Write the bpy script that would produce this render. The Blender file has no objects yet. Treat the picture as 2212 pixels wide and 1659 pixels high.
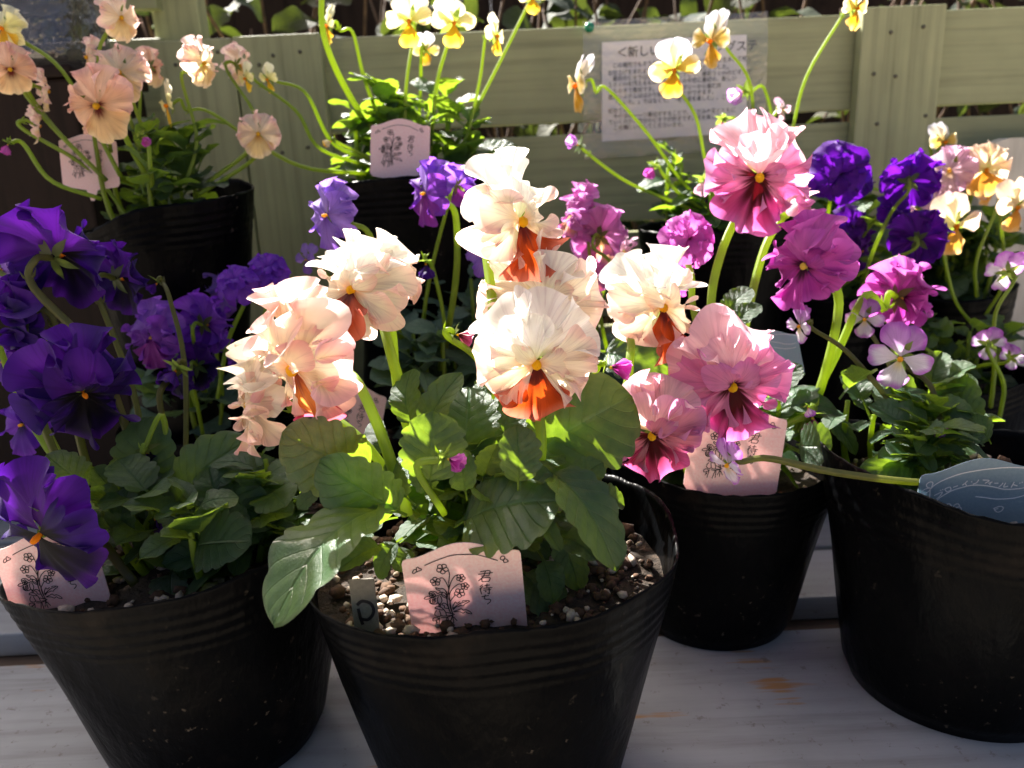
import bpy, math, random
import numpy as np
from mathutils import Vector, Matrix

sc = bpy.context.scene
COL = sc.collection
R_ = math.radians

# ------------------------------------------------------------------ camera
PITCH, ROLL, CAMZ, F = R_(16.0), R_(2.6), 0.36, 1671.0      # F in units of a 2212-wide frame
CW, CH = 2212.0, 1659.0
fwd = np.array([0, math.cos(PITCH), -math.sin(PITCH)])
r0 = np.array([1.0, 0, 0]); u0 = np.array([0, math.sin(PITCH), math.cos(PITCH)])
cr = r0 * math.cos(ROLL) - u0 * math.sin(ROLL)
cu = u0 * math.cos(ROLL) + r0 * math.sin(ROLL)
CAM = np.array([0, 0, CAMZ])
cam = bpy.data.cameras.new("camera"); camo = bpy.data.objects.new("camera", cam); COL.objects.link(camo)
cam.sensor_width = 36.0; cam.lens = 36.0 * F / CW; cam.clip_start = 0.02; cam.clip_end = 500
camo.matrix_world = Matrix(((cr[0], cu[0], -fwd[0], 0), (cr[1], cu[1], -fwd[1], 0), (cr[2], cu[2], -fwd[2], CAMZ), (0, 0, 0, 1)))
cam.dof.use_dof = True; cam.dof.focus_distance = 0.43; cam.dof.aperture_fstop = 9.0
sc.camera = camo

# ------------------------------------------------------------------ sky, sun, exposure
SUN_EL, SUN_AZ = 42.5, -32.0        # behind the fence, to the left
world = bpy.data.worlds.new("World"); sc.world = world; world.use_nodes = True
wn = world.node_tree.nodes; wl = world.node_tree.links
bg = wn["Background"]; sky = wn.new("ShaderNodeTexSky"); sky.sky_type = 'NISHITA'
sky.sun_disc = False; sky.sun_elevation = R_(SUN_EL); sky.sun_rotation = R_(SUN_AZ)
sky.air_density = 0.45; sky.dust_density = 6.0; sky.ozone_density = 0.3
wl.new(sky.outputs[0], bg.inputs[0]); bg.inputs[1].default_value = 0.05
sl = bpy.data.lights.new("sun", 'SUN'); sl.energy = 5.0; sl.angle = R_(0.55); sl.color = (1.0, 0.95, 0.87)
so = bpy.data.objects.new("sun", sl); COL.objects.link(so)
sdir = Vector((math.sin(R_(SUN_AZ)) * math.cos(R_(SUN_EL)), math.cos(R_(SUN_AZ)) * math.cos(R_(SUN_EL)), math.sin(R_(SUN_EL))))
so.rotation_euler = sdir.to_track_quat('Z', 'Y').to_euler(); so.location = sdir * 20
vs = sc.view_settings; vs.view_transform = 'Standard'; vs.look = 'None'; vs.exposure = 2.55; vs.gamma = 1.0; vs.use_curve_mapping = False
sc.render.engine = 'CYCLES'
cy = sc.cycles; cy.use_denoising = True; cy.max_bounces = 8; cy.transmission_bounces = 6; cy.transparent_max_bounces = 10
cy.diffuse_bounces = 4; cy.glossy_bounces = 3; cy.sample_clamp_indirect = 4.0
try: cy.denoiser = 'OPENIMAGEDENOISE'
except Exception: pass

# ------------------------------------------------------------------ helpers
def at(x, y, zc):
    """pixel of the 2212-wide frame at depth zc -> world point"""
    return CAM + zc * (fwd + (x - CW / 2) / F * cr + (CH / 2 - y) / F * cu)
def at_z(x, y, z):
    d = fwd + (x - CW / 2) / F * cr + (CH / 2 - y) / F * cu
    return CAM + d * ((z - CAMZ) / d[2])
def at_y(x, y, Y):
    d = fwd + (x - CW / 2) / F * cr + (CH / 2 - y) / F * cu
    return CAM + d * (Y / d[1])
def lin(c):
    c = np.array(c, float) / 255.0
    return np.where(c <= 0.04045, c / 12.92, ((c + 0.055) / 1.055) ** 2.4)
def lin4(c): return tuple(lin(c)) + (1.0,)

def new_mesh(name, verts, faces, mat=None, smooth=True, cols=None, uvs=None):
    me = bpy.data.meshes.new(name)
    verts = np.asarray(verts, dtype=np.float32)
    me.from_pydata(verts.tolist() if len(verts) < 1 else [tuple(v) for v in verts], [], faces)
    if smooth: me.polygons.foreach_set("use_smooth", [True] * len(me.polygons))
    if cols is not None:
        a = me.color_attributes.new("Col", 'FLOAT_COLOR', 'POINT')
        c4 = np.ones((len(verts), 4), np.float32); c4[:, :3] = cols
        a.data.foreach_set("color", c4.ravel())
    if uvs is not None:
        uvl = me.uv_layers.new(name="UVMap")
        li = np.empty(len(me.loops), np.int32); me.loops.foreach_get("vertex_index", li)
        uvl.data.foreach_set("uv", np.asarray(uvs, np.float32)[li].ravel())
    if mat: me.materials.append(mat)
    me.update()
    return me
def obj(name, me, parent=None, M=None, loc=None):
    o = bpy.data.objects.new(name, me); COL.objects.link(o)
    if parent: o.parent = parent
    if M is not None: o.matrix_local = M
    elif loc is not None: o.location = tuple(loc)
    return o
def empty(name, loc):
    o = bpy.data.objects.new(name, None); COL.objects.link(o); o.location = tuple(loc); o.empty_display_size = 0.02
    return o
def tag(o, label, cat, group=None, kind=None):
    o["label"] = label; o["category"] = cat
    if group: o["group"] = group
    if kind: o["kind"] = kind
    return o
def struct(o): o["kind"] = "structure"; return o
def grid_faces(nu, nv, off=0, closed=False):
    f = []
    for i in range(nu - 1):
        for j in range(nv if closed else nv - 1):
            j2 = (j + 1) % nv
            f.append((off + i * nv + j, off + i * nv + j2, off + (i + 1) * nv + j2, off + (i + 1) * nv + j))
    return f
def box_mesh(name, sx, sy, sz, mat, bev=0.0015, wob=0.0, seed=0):
    """box centred on the origin with chamfered edges, slightly uneven"""
    import bmesh
    bm = bmesh.new(); bmesh.ops.create_cube(bm, size=1.0)
    for v in bm.verts: v.co = Vector((v.co.x * sx, v.co.y * sy, v.co.z * sz))
    if bev: bmesh.ops.bevel(bm, geom=bm.edges[:], offset=bev, segments=2, affect='EDGES', profile=0.6)
    rg = random.Random(seed)
    if wob:
        for v in bm.verts: v.co += Vector((rg.uniform(-wob, wob), rg.uniform(-wob, wob), rg.uniform(-wob, wob)))
    me = bpy.data.meshes.new(name); bm.to_mesh(me); bm.free(); me.materials.append(mat)
    return me
def spline(pts, n):
    P = np.array(pts, float)
    if len(P) == 2: return P[0] + (P[1] - P[0]) * np.linspace(0, 1, n)[:, None]
    P = np.vstack([2 * P[0] - P[1], P, 2 * P[-1] - P[-2]])
    seg = len(P) - 3; out = []
    for t in np.linspace(0, seg - 1e-6, n):
        i = int(t); f = t - i
        a, b, c, d = P[i:i + 4]
        out.append(0.5 * ((2 * b) + (-a + c) * f + (2 * a - 5 * b + 4 * c - d) * f * f + (-a + 3 * b - 3 * c + d) * f ** 3))
    return np.array(out)
def tube(path, rad, ns=8, caps=True, ridge=0.0):
    path = np.array(path); n = len(path)
    rad = np.full(n, rad) if np.isscalar(rad) else np.asarray(rad)
    T = np.gradient(path, axis=0); T /= np.linalg.norm(T, axis=1)[:, None] + 1e-12
    up = np.array([0.13, 0.31, 0.94]); N = np.cross(T[0], up)
    if np.linalg.norm(N) < 1e-3: N = np.cross(T[0], [1, 0, 0])
    N /= np.linalg.norm(N); V = []
    ang = np.linspace(0, 2 * np.pi, ns, endpoint=False); rib = 1 + ridge * np.cos(4 * ang)
    for i in range(n):
        N = N - T[i] * N.dot(T[i]); N /= np.linalg.norm(N) + 1e-12
        B = np.cross(T[i], N)
        V.append(path[i] + rad[i] * rib[:, None] * (np.cos(ang)[:, None] * N + np.sin(ang)[:, None] * B))
    V = np.vstack(V); f = grid_faces(n, ns, 0, True)
    if caps: f.append(tuple(range(ns))[::-1]); f.append(tuple((n - 1) * ns + k for k in range(ns)))
    return V, f
class Acc:
    def __init__(s): s.v = []; s.f = []; s.n = 0
    def add(s, v, f):
        v = np.asarray(v, float); s.v.append(v); s.f += [tuple(i + s.n for i in q) for q in f]; s.n += len(v)
    def mesh(s, name, mat, smooth=True): return new_mesh(name, np.vstack(s.v), s.f, mat, smooth)
def nrm(v):
    v = np.asarray(v, float); return v / (np.linalg.norm(v) + 1e-12)

# ------------------------------------------------------------------ materials
def mat_new(name):
    m = bpy.data.materials.new(name); m.use_nodes = True
    nt = m.node_tree; return m, nt.nodes, nt.links, nt.nodes["Principled BSDF"]
def node(n, t, **kw):
    x = n.new(t)
    for k, v in kw.items():
        if k in x.inputs.keys() if hasattr(x.inputs, 'keys') else False: x.inputs[k].default_value = v
        else: setattr(x, k, v)
    return x
def ramp(n, stops):
    r = n.new("ShaderNodeValToRGB"); e = r.color_ramp.elements
    while len(e) < len(stops): e.new(0.5)
    for i, (p, c) in enumerate(stops): e[i].position = p; e[i].color = c if len(c) == 4 else tuple(c) + (1,)
    return r
def mixrgb(n, l, fac, a, b, mode='MIX'):
    x = n.new("ShaderNodeMixRGB"); x.blend_type = mode
    for i, s in enumerate((fac, a, b)):
        if hasattr(s, 'is_output'): l.new(s, x.inputs[i])
        else: x.inputs[i].default_value = s if i == 0 or len(s) == 4 else tuple(s) + (1,)
    return x.outputs[0]
def bump(n, l, h, strength, dist=0.001):
    b = n.new("ShaderNodeBump"); b.inputs["Strength"].default_value = strength; b.inputs["Distance"].default_value = dist
    l.new(h, b.inputs["Height"]); return b.outputs[0]
def coords(n, l, scale=(1, 1, 1), kind="Object", loc=(0, 0, 0)):
    t = n.new("ShaderNodeTexCoord"); mp = n.new("ShaderNodeMapping"); mp.inputs["Scale"].default_value = scale; mp.inputs["Location"].default_value = loc
    l.new(t.outputs[kind], mp.inputs[0]); return mp.outputs[0]
def noise(n, l, vec, scale, detail=4, rough=0.55):
    x = n.new("ShaderNodeTexNoise"); x.inputs["Scale"].default_value = scale; x.inputs["Detail"].default_value = detail; x.inputs["Roughness"].default_value = rough
    l.new(vec, x.inputs["Vector"]); return x.outputs["Fac"]

def add_translucent(m, n, l, bsdf, colour_socket, fac, tint=None, normal=None):
    tr = n.new("ShaderNodeBsdfTranslucent"); mx = n.new("ShaderNodeMixShader"); out = n["Material Output"]
    if tint is not None:
        l.new(mixrgb(n, l, 1.0, colour_socket, tint, 'MULTIPLY'), tr.inputs[0])
    else: l.new(colour_socket, tr.inputs[0])
    if normal is not None: l.new(normal, tr.inputs["Normal"])
    mx.inputs[0].default_value = fac
    l.new(bsdf.outputs[0], mx.inputs[1]); l.new(tr.outputs[0], mx.inputs[2]); l.new(mx.outputs[0], out.inputs[0])

def make_petal_mat():
    m, n, l, b = mat_new("petal")
    at_ = n.new("ShaderNodeVertexColor"); at_.layer_name = "Col"
    uv = coords(n, l, (46, 1.3, 1), "UV"); st = noise(n, l, uv, 1.0, 3, 0.6)
    uv2 = coords(n, l, (9, 1.2, 1), "UV"); st2 = noise(n, l, uv2, 1.0, 2, 0.5)
    vr = ramp(n, [(0.38, (0.62, 0.55, 0.6)), (0.5, (1, 1, 1))]); l.new(st, vr.inputs[0])
    c = mixrgb(n, l, 0.42, at_.outputs[0], vr.outputs[0], 'MULTIPLY')
    vr2 = ramp(n, [(0.3, (0.85, 0.8, 0.85)), (0.65, (1, 1, 1))]); l.new(st2, vr2.inputs[0])
    c = mixrgb(n, l, 0.6, c, vr2.outputs[0], 'MULTIPLY')
    l.new(c, b.inputs["Base Color"]); b.inputs["Roughness"].default_value = 0.62; b.inputs["Specular IOR Level"].default_value = 0.25
    if "Sheen Weight" in b.inputs: b.inputs["Sheen Weight"].default_value = 0.12
    nb = bump(n, l, st, 0.22, 0.0005); l.new(nb, b.inputs["Normal"])
    add_translucent(m, n, l, b, c, 0.56, None, nb)
    return m
def make_leaf_mat(name, dark, light, trans, fac=0.42):
    m, n, l, b = mat_new(name)
    uvn = n.new("ShaderNodeUVMap"); uvn.uv_map = "UVMap"
    sep = n.new("ShaderNodeSeparateXYZ"); l.new(uvn.outputs[0], sep.inputs[0])
    def math_(op, a, bb=None):
        x = n.new("ShaderNodeMath"); x.operation = op
        for i, s in enumerate((a, bb)):
            if s is None: continue
            if hasattr(s, 'is_output'): l.new(s, x.inputs[i])
            else: x.inputs[i].default_value = s
        return x.outputs[0]
    av = math_('ABSOLUTE', math_('SUBTRACT', sep.outputs[0], 0.5))           # 0 midrib .. .5 edge
    mid = ramp(n, [(0.0, (1, 1, 1)), (0.035, (0, 0, 0))]); l.new(av, mid.inputs[0])
    ph = math_('SUBTRACT', math_('MULTIPLY', sep.outputs[1], 7.0), math_('MULTIPLY', av, 4.0))
    lat = math_('ABSOLUTE', math_('SUBTRACT', math_('FRACT', ph), 0.5))
    latr = ramp(n, [(0.0, (1, 1, 1)), (0.07, (0, 0, 0))]); l.new(lat, latr.inputs[0])
    vein = math_('ADD', mid.outputs[0], math_('MULTIPLY', latr.outputs[0], 0.45))
    oi = n.new("ShaderNodeObjectInfo")
    t = coords(n, l, (1, 1, 1), "UV"); nz = noise(n, l, t, 9.0, 4)
    base = mixrgb(n, l, oi.outputs["Random"], dark, light)
    nr = ramp(n, [(0.3, (0.72, 0.78, 0.72)), (0.7, (1.15, 1.1, 1.05))]); l.new(nz, nr.inputs[0])
    base = mixrgb(n, l, 0.8, base, nr.outputs[0], 'MULTIPLY')
    vf = math_('MULTIPLY', vein, 0.32)
    base = mixrgb(n, l, vf, base, tuple(min(1, x * 2.4 + .03) for x in light))
    # a purplish tinge along the rim of some leaves
    er = ramp(n, [(0.40, (0, 0, 0)), (0.5, (0.35, 0.35, 0.35))]); l.new(av, er.inputs[0])
    base = mixrgb(n, l, math_('MULTIPLY', er.outputs[0], oi.outputs["Random"]), base, (0.06, 0.03, 0.06))
    l.new(base, b.inputs["Base Color"]); b.inputs["Roughness"].default_value = 0.36; b.inputs["Specular IOR Level"].default_value = 0.5
    nzf = noise(n, l, t, 70.0, 3)
    h = math_('ADD', math_('MULTIPLY', vein, -0.7), math_('ADD', math_('MULTIPLY', nz, 0.6), math_('MULTIPLY', nzf, 0.25)))
    nb = bump(n, l, h, 0.9, 0.0016); l.new(nb, b.inputs["Normal"])
    tr = n.new("ShaderNodeBsdfTranslucent"); mx = n.new("ShaderNodeMixShader")
    tc = mixrgb(n, l, math_('MULTIPLY', vein, 0.25), trans, tuple(x * 0.5 for x in trans)); tc = mixrgb(n, l, 0.8, tc, nr.outputs[0], 'MULTIPLY')
    l.new(tc, tr.inputs[0]); mx.inputs[0].default_value = fac
    l.new(b.outputs[0], mx.inputs[1]); l.new(tr.outputs[0], mx.inputs[2]); l.new(mx.outputs[0], n["Material Output"].inputs[0])
    return m
def make_stem_mat(name="stem", c1=(0.20, 0.31, 0.04), c2=(0.17, 0.22, 0.04), trans=(0.55, 0.68, 0.06)):
    m, n, l, b = mat_new(name)
    oi = n.new("ShaderNodeObjectInfo")
    nz = noise(n, l, coords(n, l, (1, 1, .25)), 180, 3)
    c = mixrgb(n, l, oi.outputs["Random"], c1, c2)
    rr = ramp(n, [(0.3, (0.8, 0.8, 0.75)), (0.7, (1.1, 1.1, 1))]); l.new(nz, rr.inputs[0])
    c = mixrgb(n, l, 0.7, c, rr.outputs[0], 'MULTIPLY')
    l.new(c, b.inputs["Base Color"]); b.inputs["Roughness"].default_value = 0.45
    b.inputs["Subsurface Weight"].default_value = 0.0
    nb = bump(n, l, nz, 0.3, 0.0006); l.new(nb, b.inputs["Normal"])
    tr = n.new("ShaderNodeBsdfTranslucent"); tr.inputs[0].default_value = trans + (1,); mx = n.new("ShaderNodeMixShader"); mx.inputs[0].default_value = 0.52
    l.new(b.outputs[0], mx.inputs[1]); l.new(tr.outputs[0], mx.inputs[2]); l.new(mx.outputs[0], n["Material Output"].inputs[0])
    return m
def make_pot_mat():
    m, n, l, b = mat_new("black_plastic")
    v = coords(n, l); nz = noise(n, l, v, 14, 5, 0.65); nf = noise(n, l, v, 190, 3)
    r = ramp(n, [(0.42, (0.0014, 0.0016, 0.0020)), (0.60, (0.0021, 0.0022, 0.0025)), (0.76, (0.013, 0.010, 0.008))]); l.new(nz, r.inputs[0])
    sp = ramp(n, [(0.66, (0, 0, 0)), (0.72, (1, 1, 1))]); l.new(nf, sp.inputs[0])
    big = ramp(n, [(0.42, (0, 0, 0)), (0.6, (1, 1, 1))]); l.new(noise(n, l, v, 7, 2), big.inputs[0])
    spk = mixrgb(n, l, 1.0, sp.outputs[0], big.outputs[0], 'MULTIPLY')
    c = mixrgb(n, l, mixrgb(n, l, 1.0, spk, (0.7, 0.7, 0.7), 'MULTIPLY'), r.outputs[0], (0.085, 0.07, 0.055))
    l.new(c, b.inputs["Base Color"])
    rr = ramp(n, [(0.3, (0.27,) * 3), (0.8, (0.5,) * 3)]); l.new(nz, rr.inputs[0]); l.new(rr.outputs[0], b.inputs["Roughness"])
    b.inputs["Specular IOR Level"].default_value = 0.05
    l.new(bump(n, l, noise(n, l, coords(n, l, (1, 1, .5)), 30, 5), 0.6, 0.006), b.inputs["Normal"])
    return m
def make_soil_mat():
    m, n, l, b = mat_new("soil"); v = coords(n, l); nz = noise(n, l, v, 160, 5, .7)
    r = ramp(n, [(0.3, (0.008, 0.005, 0.003)), (0.55, (0.03, 0.018, 0.010)), (0.75, (0.09, 0.05, 0.028))]); l.new(nz, r.inputs[0])
    l.new(r.outputs[0], b.inputs["Base Color"]); b.inputs["Roughness"].default_value = 0.95
    l.new(bump(n, l, nz, 1.0, 0.004), b.inputs["Normal"]); return m
def make_plain(name, col, rough=0.6, scale=60, var=0.25, bmp=0.2, spec=0.4, metal=0.0):
    m, n, l, b = mat_new(name); v = coords(n, l); nz = noise(n, l, v, scale, 4)
    r = ramp(n, [(0.25, tuple(x * (1 - var) for x in col)), (0.75, tuple(min(1, x * (1 + var)) for x in col))]); l.new(nz, r.inputs[0])
    l.new(r.outputs[0], b.inputs["Base Color"]); b.inputs["Roughness"].default_value = rough; b.inputs["Specular IOR Level"].default_value = spec; b.inputs["Metallic"].default_value = metal
    if bmp: l.new(bump(n, l, nz, bmp, 0.001), b.inputs["Normal"])
    return m
def make_wood(name, base, dark, grain_scale=(3, 60, 60), rough=0.6, stain=None, stain_amt=0.0, flecks=None, b_str=0.5, knot=True, spec=0.4):
    m, n, l, b = mat_new(name)
    oi = n.new("ShaderNodeObjectInfo")
    t = n.new("ShaderNodeTexCoord"); ad = n.new("ShaderNodeVectorMath"); ad.operation = 'ADD'
    sc_ = n.new("ShaderNodeVectorMath"); sc_.operation = 'SCALE'; cmb = n.new("ShaderNodeCombineXYZ")
    for i in range(3): l.new(oi.outputs["Random"], cmb.inputs[i])
    l.new(cmb.outputs[0], sc_.inputs[0]); sc_.inputs["Scale"].default_value = 7.3
    l.new(t.outputs["Object"], ad.inputs[0]); l.new(sc_.outputs[0], ad.inputs[1])
    mp = n.new("ShaderNodeMapping"); mp.inputs["Scale"].default_value = grain_scale; l.new(ad.outputs[0], mp.inputs[0])
    g = noise(n, l, mp.outputs[0], 1.6, 6, 0.62); g2 = noise(n, l, ad.outputs[0], 9, 4)
    r = ramp(n, [(0.28, dark), (0.5, base), (0.75, tuple(min(1, x * 1.12) for x in base))]); l.new(g, r.inputs[0])
    r2 = ramp(n, [(0.3, (0.82, 0.82, 0.8)), (0.7, (1.08, 1.07, 1.05))]); l.new(g2, r2.inputs[0])
    c = mixrgb(n, l, 1.0, r.outputs[0], r2.outputs[0], 'MULTIPLY')
    if knot:
        vo = n.new("ShaderNodeTexVoronoi"); vo.inputs["Scale"].default_value = 5.0; l.new(ad.outputs[0], vo.inputs["Vector"])
        kr = ramp(n, [(0.03, (1, 1, 1)), (0.06, (0, 0, 0))]); l.new(vo.outputs["Distance"], kr.inputs[0])
        c = mixrgb(n, l, mixrgb(n, l, 1.0, kr.outputs[0], (0.5, .5, .5), 'MULTIPLY'), c, tuple(x * 0.35 for x in dark))
    if stain:
        s = noise(n, l, ad.outputs[0], 13, 3); s2 = noise(n, l, mp.outputs[0], 2.2, 4)
        sm = n.new("ShaderNodeMath"); sm.operation = 'MULTIPLY'; l.new(s, sm.inputs[0]); l.new(s2, sm.inputs[1])
        sr = ramp(n, [(stain_amt, (0, 0, 0)), (stain_amt + 0.05, (.85, .85, .85))]); l.new(sm.outputs[0], sr.inputs[0])
        c = mixrgb(n, l, sr.outputs[0], c, stain)
    if flecks:
        fl = noise(n, l, ad.outputs[0], 120, 4, 0.7); fr = ramp(n, [(0.61, (0, 0, 0)), (0.68, (1, 1, 1))]); l.new(fl, fr.inputs[0])
        c = mixrgb(n, l, mixrgb(n, l, 1.0, fr.outputs[0], (0.6, .6, .6), 'MULTIPLY'), c, flecks)
    l.new(c, b.inputs["Base Color"]); b.inputs["Roughness"].default_value = rough
    b.inputs["Specular IOR Level"].default_value = spec
    l.new(bump(n, l, g, b_str, 0.0015), b.inputs["Normal"]); return m
def make_card(name, c1, c2, trans):
    m, n, l, b = mat_new(name); v = coords(n, l); nz = noise(n, l, v, 38, 4, 0.6)
    r = ramp(n, [(0.32, c1), (0.68, c2)]); l.new(nz, r.inputs[0]); l.new(r.outputs[0], b.inputs["Base Color"]); b.inputs["Roughness"].default_value = 0.5
    add_translucent(m, n, l, b, r.outputs[0], trans); return m
def make_clear(name, tint=(0.95, 0.95, 0.95), gloss=0.12, haze=0.1):
    m, n, l, b = mat_new(name)
    tp = n.new("ShaderNodeBsdfTransparent"); tp.inputs[0].default_value = tint + (1,)
    gl = n.new("ShaderNodeBsdfGlossy"); gl.inputs["Roughness"].default_value = 0.12
    df = n.new("ShaderNodeBsdfDiffuse"); df.inputs[0].default_value = (0.6, 0.6, 0.62, 1)
    v = coords(n, l); nz = noise(n, l, v, 22, 4, .6); nb = bump(n, l, nz, 0.9, 0.012); l.new(nb, gl.inputs["Normal"])
    fr = n.new("ShaderNodeFresnel"); fr.inputs[0].default_value = 1.45; l.new(nb, fr.inputs[1])
    am = n.new("ShaderNodeMath"); am.operation = 'ADD'; am.inputs[1].default_value = gloss; l.new(fr.outputs[0], am.inputs[0])
    m1 = n.new("ShaderNodeMixShader"); m1.inputs[0].default_value = haze; l.new(tp.outputs[0], m1.inputs[1]); l.new(df.outputs[0], m1.inputs[2])
    m2 = n.new("ShaderNodeMixShader"); l.new(am.outputs[0], m2.inputs[0]); l.new(m1.outputs[0], m2.inputs[1]); l.new(gl.outputs[0], m2.inputs[2])
    l.new(m2.outputs[0], n["Material Output"].inputs[0]); return m

M_PETAL = make_petal_mat()
M_LEAF = make_leaf_mat("pansy_leaf", (0.022, 0.062, 0.032), (0.042, 0.095, 0.042), (0.29, 0.45, 0.025), 0.42)
M_LEAFB = make_leaf_mat("pansy_leaf_grey", (0.09, 0.16, 0.12), (0.14, 0.23, 0.17), (0.22, 0.36, 0.06), 0.36)
M_HEDGE = make_leaf_mat("shrub_leaf", (0.010, 0.028, 0.018), (0.04, 0.042, 0.018), (0.16, 0.22, 0.025), 0.16)
for _n in M_HEDGE.node_tree.nodes:
    if _n.type == 'BSDF_PRINCIPLED': _n.inputs['Roughness'].default_value = 0.7; _n.inputs['Specular IOR Level'].default_value = 0.2
M_STEM = make_stem_mat()
M_STEMB = make_stem_mat("stem_brownish", (0.14, 0.15, 0.04), (0.10, 0.075, 0.035), (0.3, 0.34, 0.05))
M_SEPAL = make_stem_mat("sepal", (0.06, 0.12, 0.03), (0.09, 0.10, 0.035), (0.28, 0.4, 0.05))
M_POT = make_pot_mat(); M_SOIL = make_soil_mat()
M_GRIT = make_plain("pumice", (0.42, 0.34, 0.27), 0.9, 300, 0.5, 0.5)
M_GRITD = make_plain("bark_bit", (0.07, 0.035, 0.018), 0.9, 300, 0.6, 0.5)
M_FENCE = make_wood("sage_paint", (0.305, 0.315, 0.172), (0.215, 0.222, 0.12), (2.2, 70, 70), 0.55)
M_SHELF = make_wood("weathered_white_paint", (0.365, 0.368, 0.37), (0.26, 0.255, 0.245), (3, 42, 42), 0.6, stain=(0.42, 0.20, 0.05), stain_amt=0.362, flecks=(0.16, 0.13, 0.1), knot=False)
M_BROWN = make_wood("dark_brown_wood", (0.016, 0.009, 0.0065), (0.008, 0.0045, 0.003), (60, 60, 3), 0.6, spec=0.12)
M_GAP = make_wood("bare_brown_wood", (0.10, 0.065, 0.04), (0.05, 0.03, 0.02), (3, 50, 50), 0.7)
M_CHIP = make_wood("chipped_white_paint", (0.55, 0.51, 0.45), (0.40, 0.35, 0.29), (30, 30, 3), 0.6, stain=(0.10, 0.06, 0.04), stain_amt=0.36, knot=False)
M_PINK = make_card("pink_card", (0.86, 0.56, 0.54), (0.90, 0.72, 0.69), 0.28)
M_BLUE = make_card("blue_card", (0.29, 0.39, 0.45), (0.34, 0.44, 0.50), 0.38)
M_INK = make_plain("black_ink", (0.012, 0.008, 0.010), 0.6, 50, 0.1, 0)
M_WINK = make_plain("white_ink", (0.85, 0.83, 0.80), 0.6, 50, 0.05, 0)
M_STICK = make_wood("grey_stick_wood", (0.2, 0.18, 0.155), (0.1, 0.09, 0.075), (60, 60, 4), 0.8, knot=False)
M_CLEAR = make_clear("clear_sleeve", (0.93, 0.92, 0.90), 0.05, 0.13)
M_TUBTINT = make_clear("shade_tinted_plastic", (0.30, 0.27, 0.26), 0.07, 0.05)  # tub walls tinted dark so they shade the purple pansies
M_PAPER = make_plain("paper", (0.80, 0.76, 0.79), 0.8, 20, 0.02, 0)
M_PIN = make_plain("green_pin_plastic", (0.01, 0.22, 0.11), 0.25, 20, 0.05, 0, 0.6)
M_TWIG = make_plain("twig_bark", (0.09, 0.05, 0.03), 0.85, 90, 0.5, 0.5)
M_NAIL = make_plain("nail_head", (0.12, 0.11, 0.08), 0.5, 90, 0.3, 0.2, 0.5, 0.6)
M_GROUND = make_plain("ground_paving", (0.27, 0.23, 0.18), 0.9, 3, 0.3, 0.4)
M_WALL = make_wood("brown_boards", (0.03, 0.018, 0.013), (0.014, 0.008, 0.006), (40, 40, 2), 0.7, spec=0.1)

# ------------------------------------------------------------------ setting: ground, shelf, fence
struct(obj("ground", new_mesh("ground", [(-150, -150, -.62), (150, -150, -.62), (150, 150, -.62), (-150, 150, -.62)], [(0, 1, 2, 3)], M_GROUND, False)))

shelf = empty("display_shelf", (0, .5, -.62)); tag(shelf, "long plant shelf of weathered white planks with dark gaps under the black pots", "shelf")
def part_box(name, parent, x0, x1, y0, y1, z0, z1, mat, bev=.0015, seed=0, wob=0):
    c = np.array([(x0 + x1) / 2, (y0 + y1) / 2, (z0 + z1) / 2])
    pl = np.array(parent.location)
    return obj(name, box_mesh(name, x1 - x0, y1 - y0, z1 - z0, mat, bev, wob, seed), parent, loc=c - pl)
for k, (a, b_) in enumerate([(0.285, 0.525), (0.569, 0.648), (0.656, 0.735), (0.743, 0.825), (0.833, 0.915)]):
    part_box("plank", shelf, -1.25, 1.3, a, b_, -.022, 0, M_SHELF, .002, k)
for x in (-1.1, -.35, .38, 1.15):
    part_box("cross_bearer", shelf, x - .03, x + .03, .29, .91, -.062, -.0225, M_GAP, .002)
part_box("under_board", shelf, -1.25, 1.3, .50, .60, -.032, -.0228, M_GAP, .002)
for x in (-1.1, 1.15):
    for y in (.31, .89): part_box("leg", shelf, x - .025, x + .025, y - .025, y + .025, -.62, -.0625, M_GAP, .003)

FY = 0.965           # front face of the fence rails
fence = empty("garden_fence", (0, FY, -.62)); tag(fence, "sage green painted wooden fence with wide rails and upright boards behind the pots", "fence")
ztop = at_y(1106, 64, FY)[2]
def zrow(y, x=1106): return at_y(x, y, FY)[2]
xl = at_y(505, 300, FY)[0]; xr = 1.5
rails = []
z = ztop
for k, hgt in enumerate([.104, .104, .104, .104, .104, .104]):
    part_box("rail", fence, xl - .05, xr, FY, FY + .017, z - hgt, z, M_FENCE, .0018, k); rails.append((z - hgt, z)); z -= hgt + .0135
bx = [at_y(334, 120, FY - .018)[0], at_y(506, 120, FY - .018)[0], at_y(694, 120, FY - .018)[0], at_y(1857, 120, FY - .018)[0], at_y(2040, 60, FY - .018)[0]]
for k, (a, b_, dz) in enumerate([(bx[0], bx[1] - .0015, 0.0), (bx[1] + .0005, bx[2], .001), (bx[3], bx[4], .0015)]):
    o = part_box("upright_board", fence, a, b_, FY - .0195, FY - .002, -.62, ztop + .002 + dz, M_FENCE, .0016, 20 + k)
    o.data.materials.clear(); o.data.materials.append(None)
M_FENCEV = make_wood("sage_paint_upright", (0.315, 0.325, 0.178), (0.22, 0.226, 0.122), (70, 70, 2.2), 0.55)
for o in fence.children:
    if o.name.startswith("upright_board"): o.data.materials[0] = M_FENCEV
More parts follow.
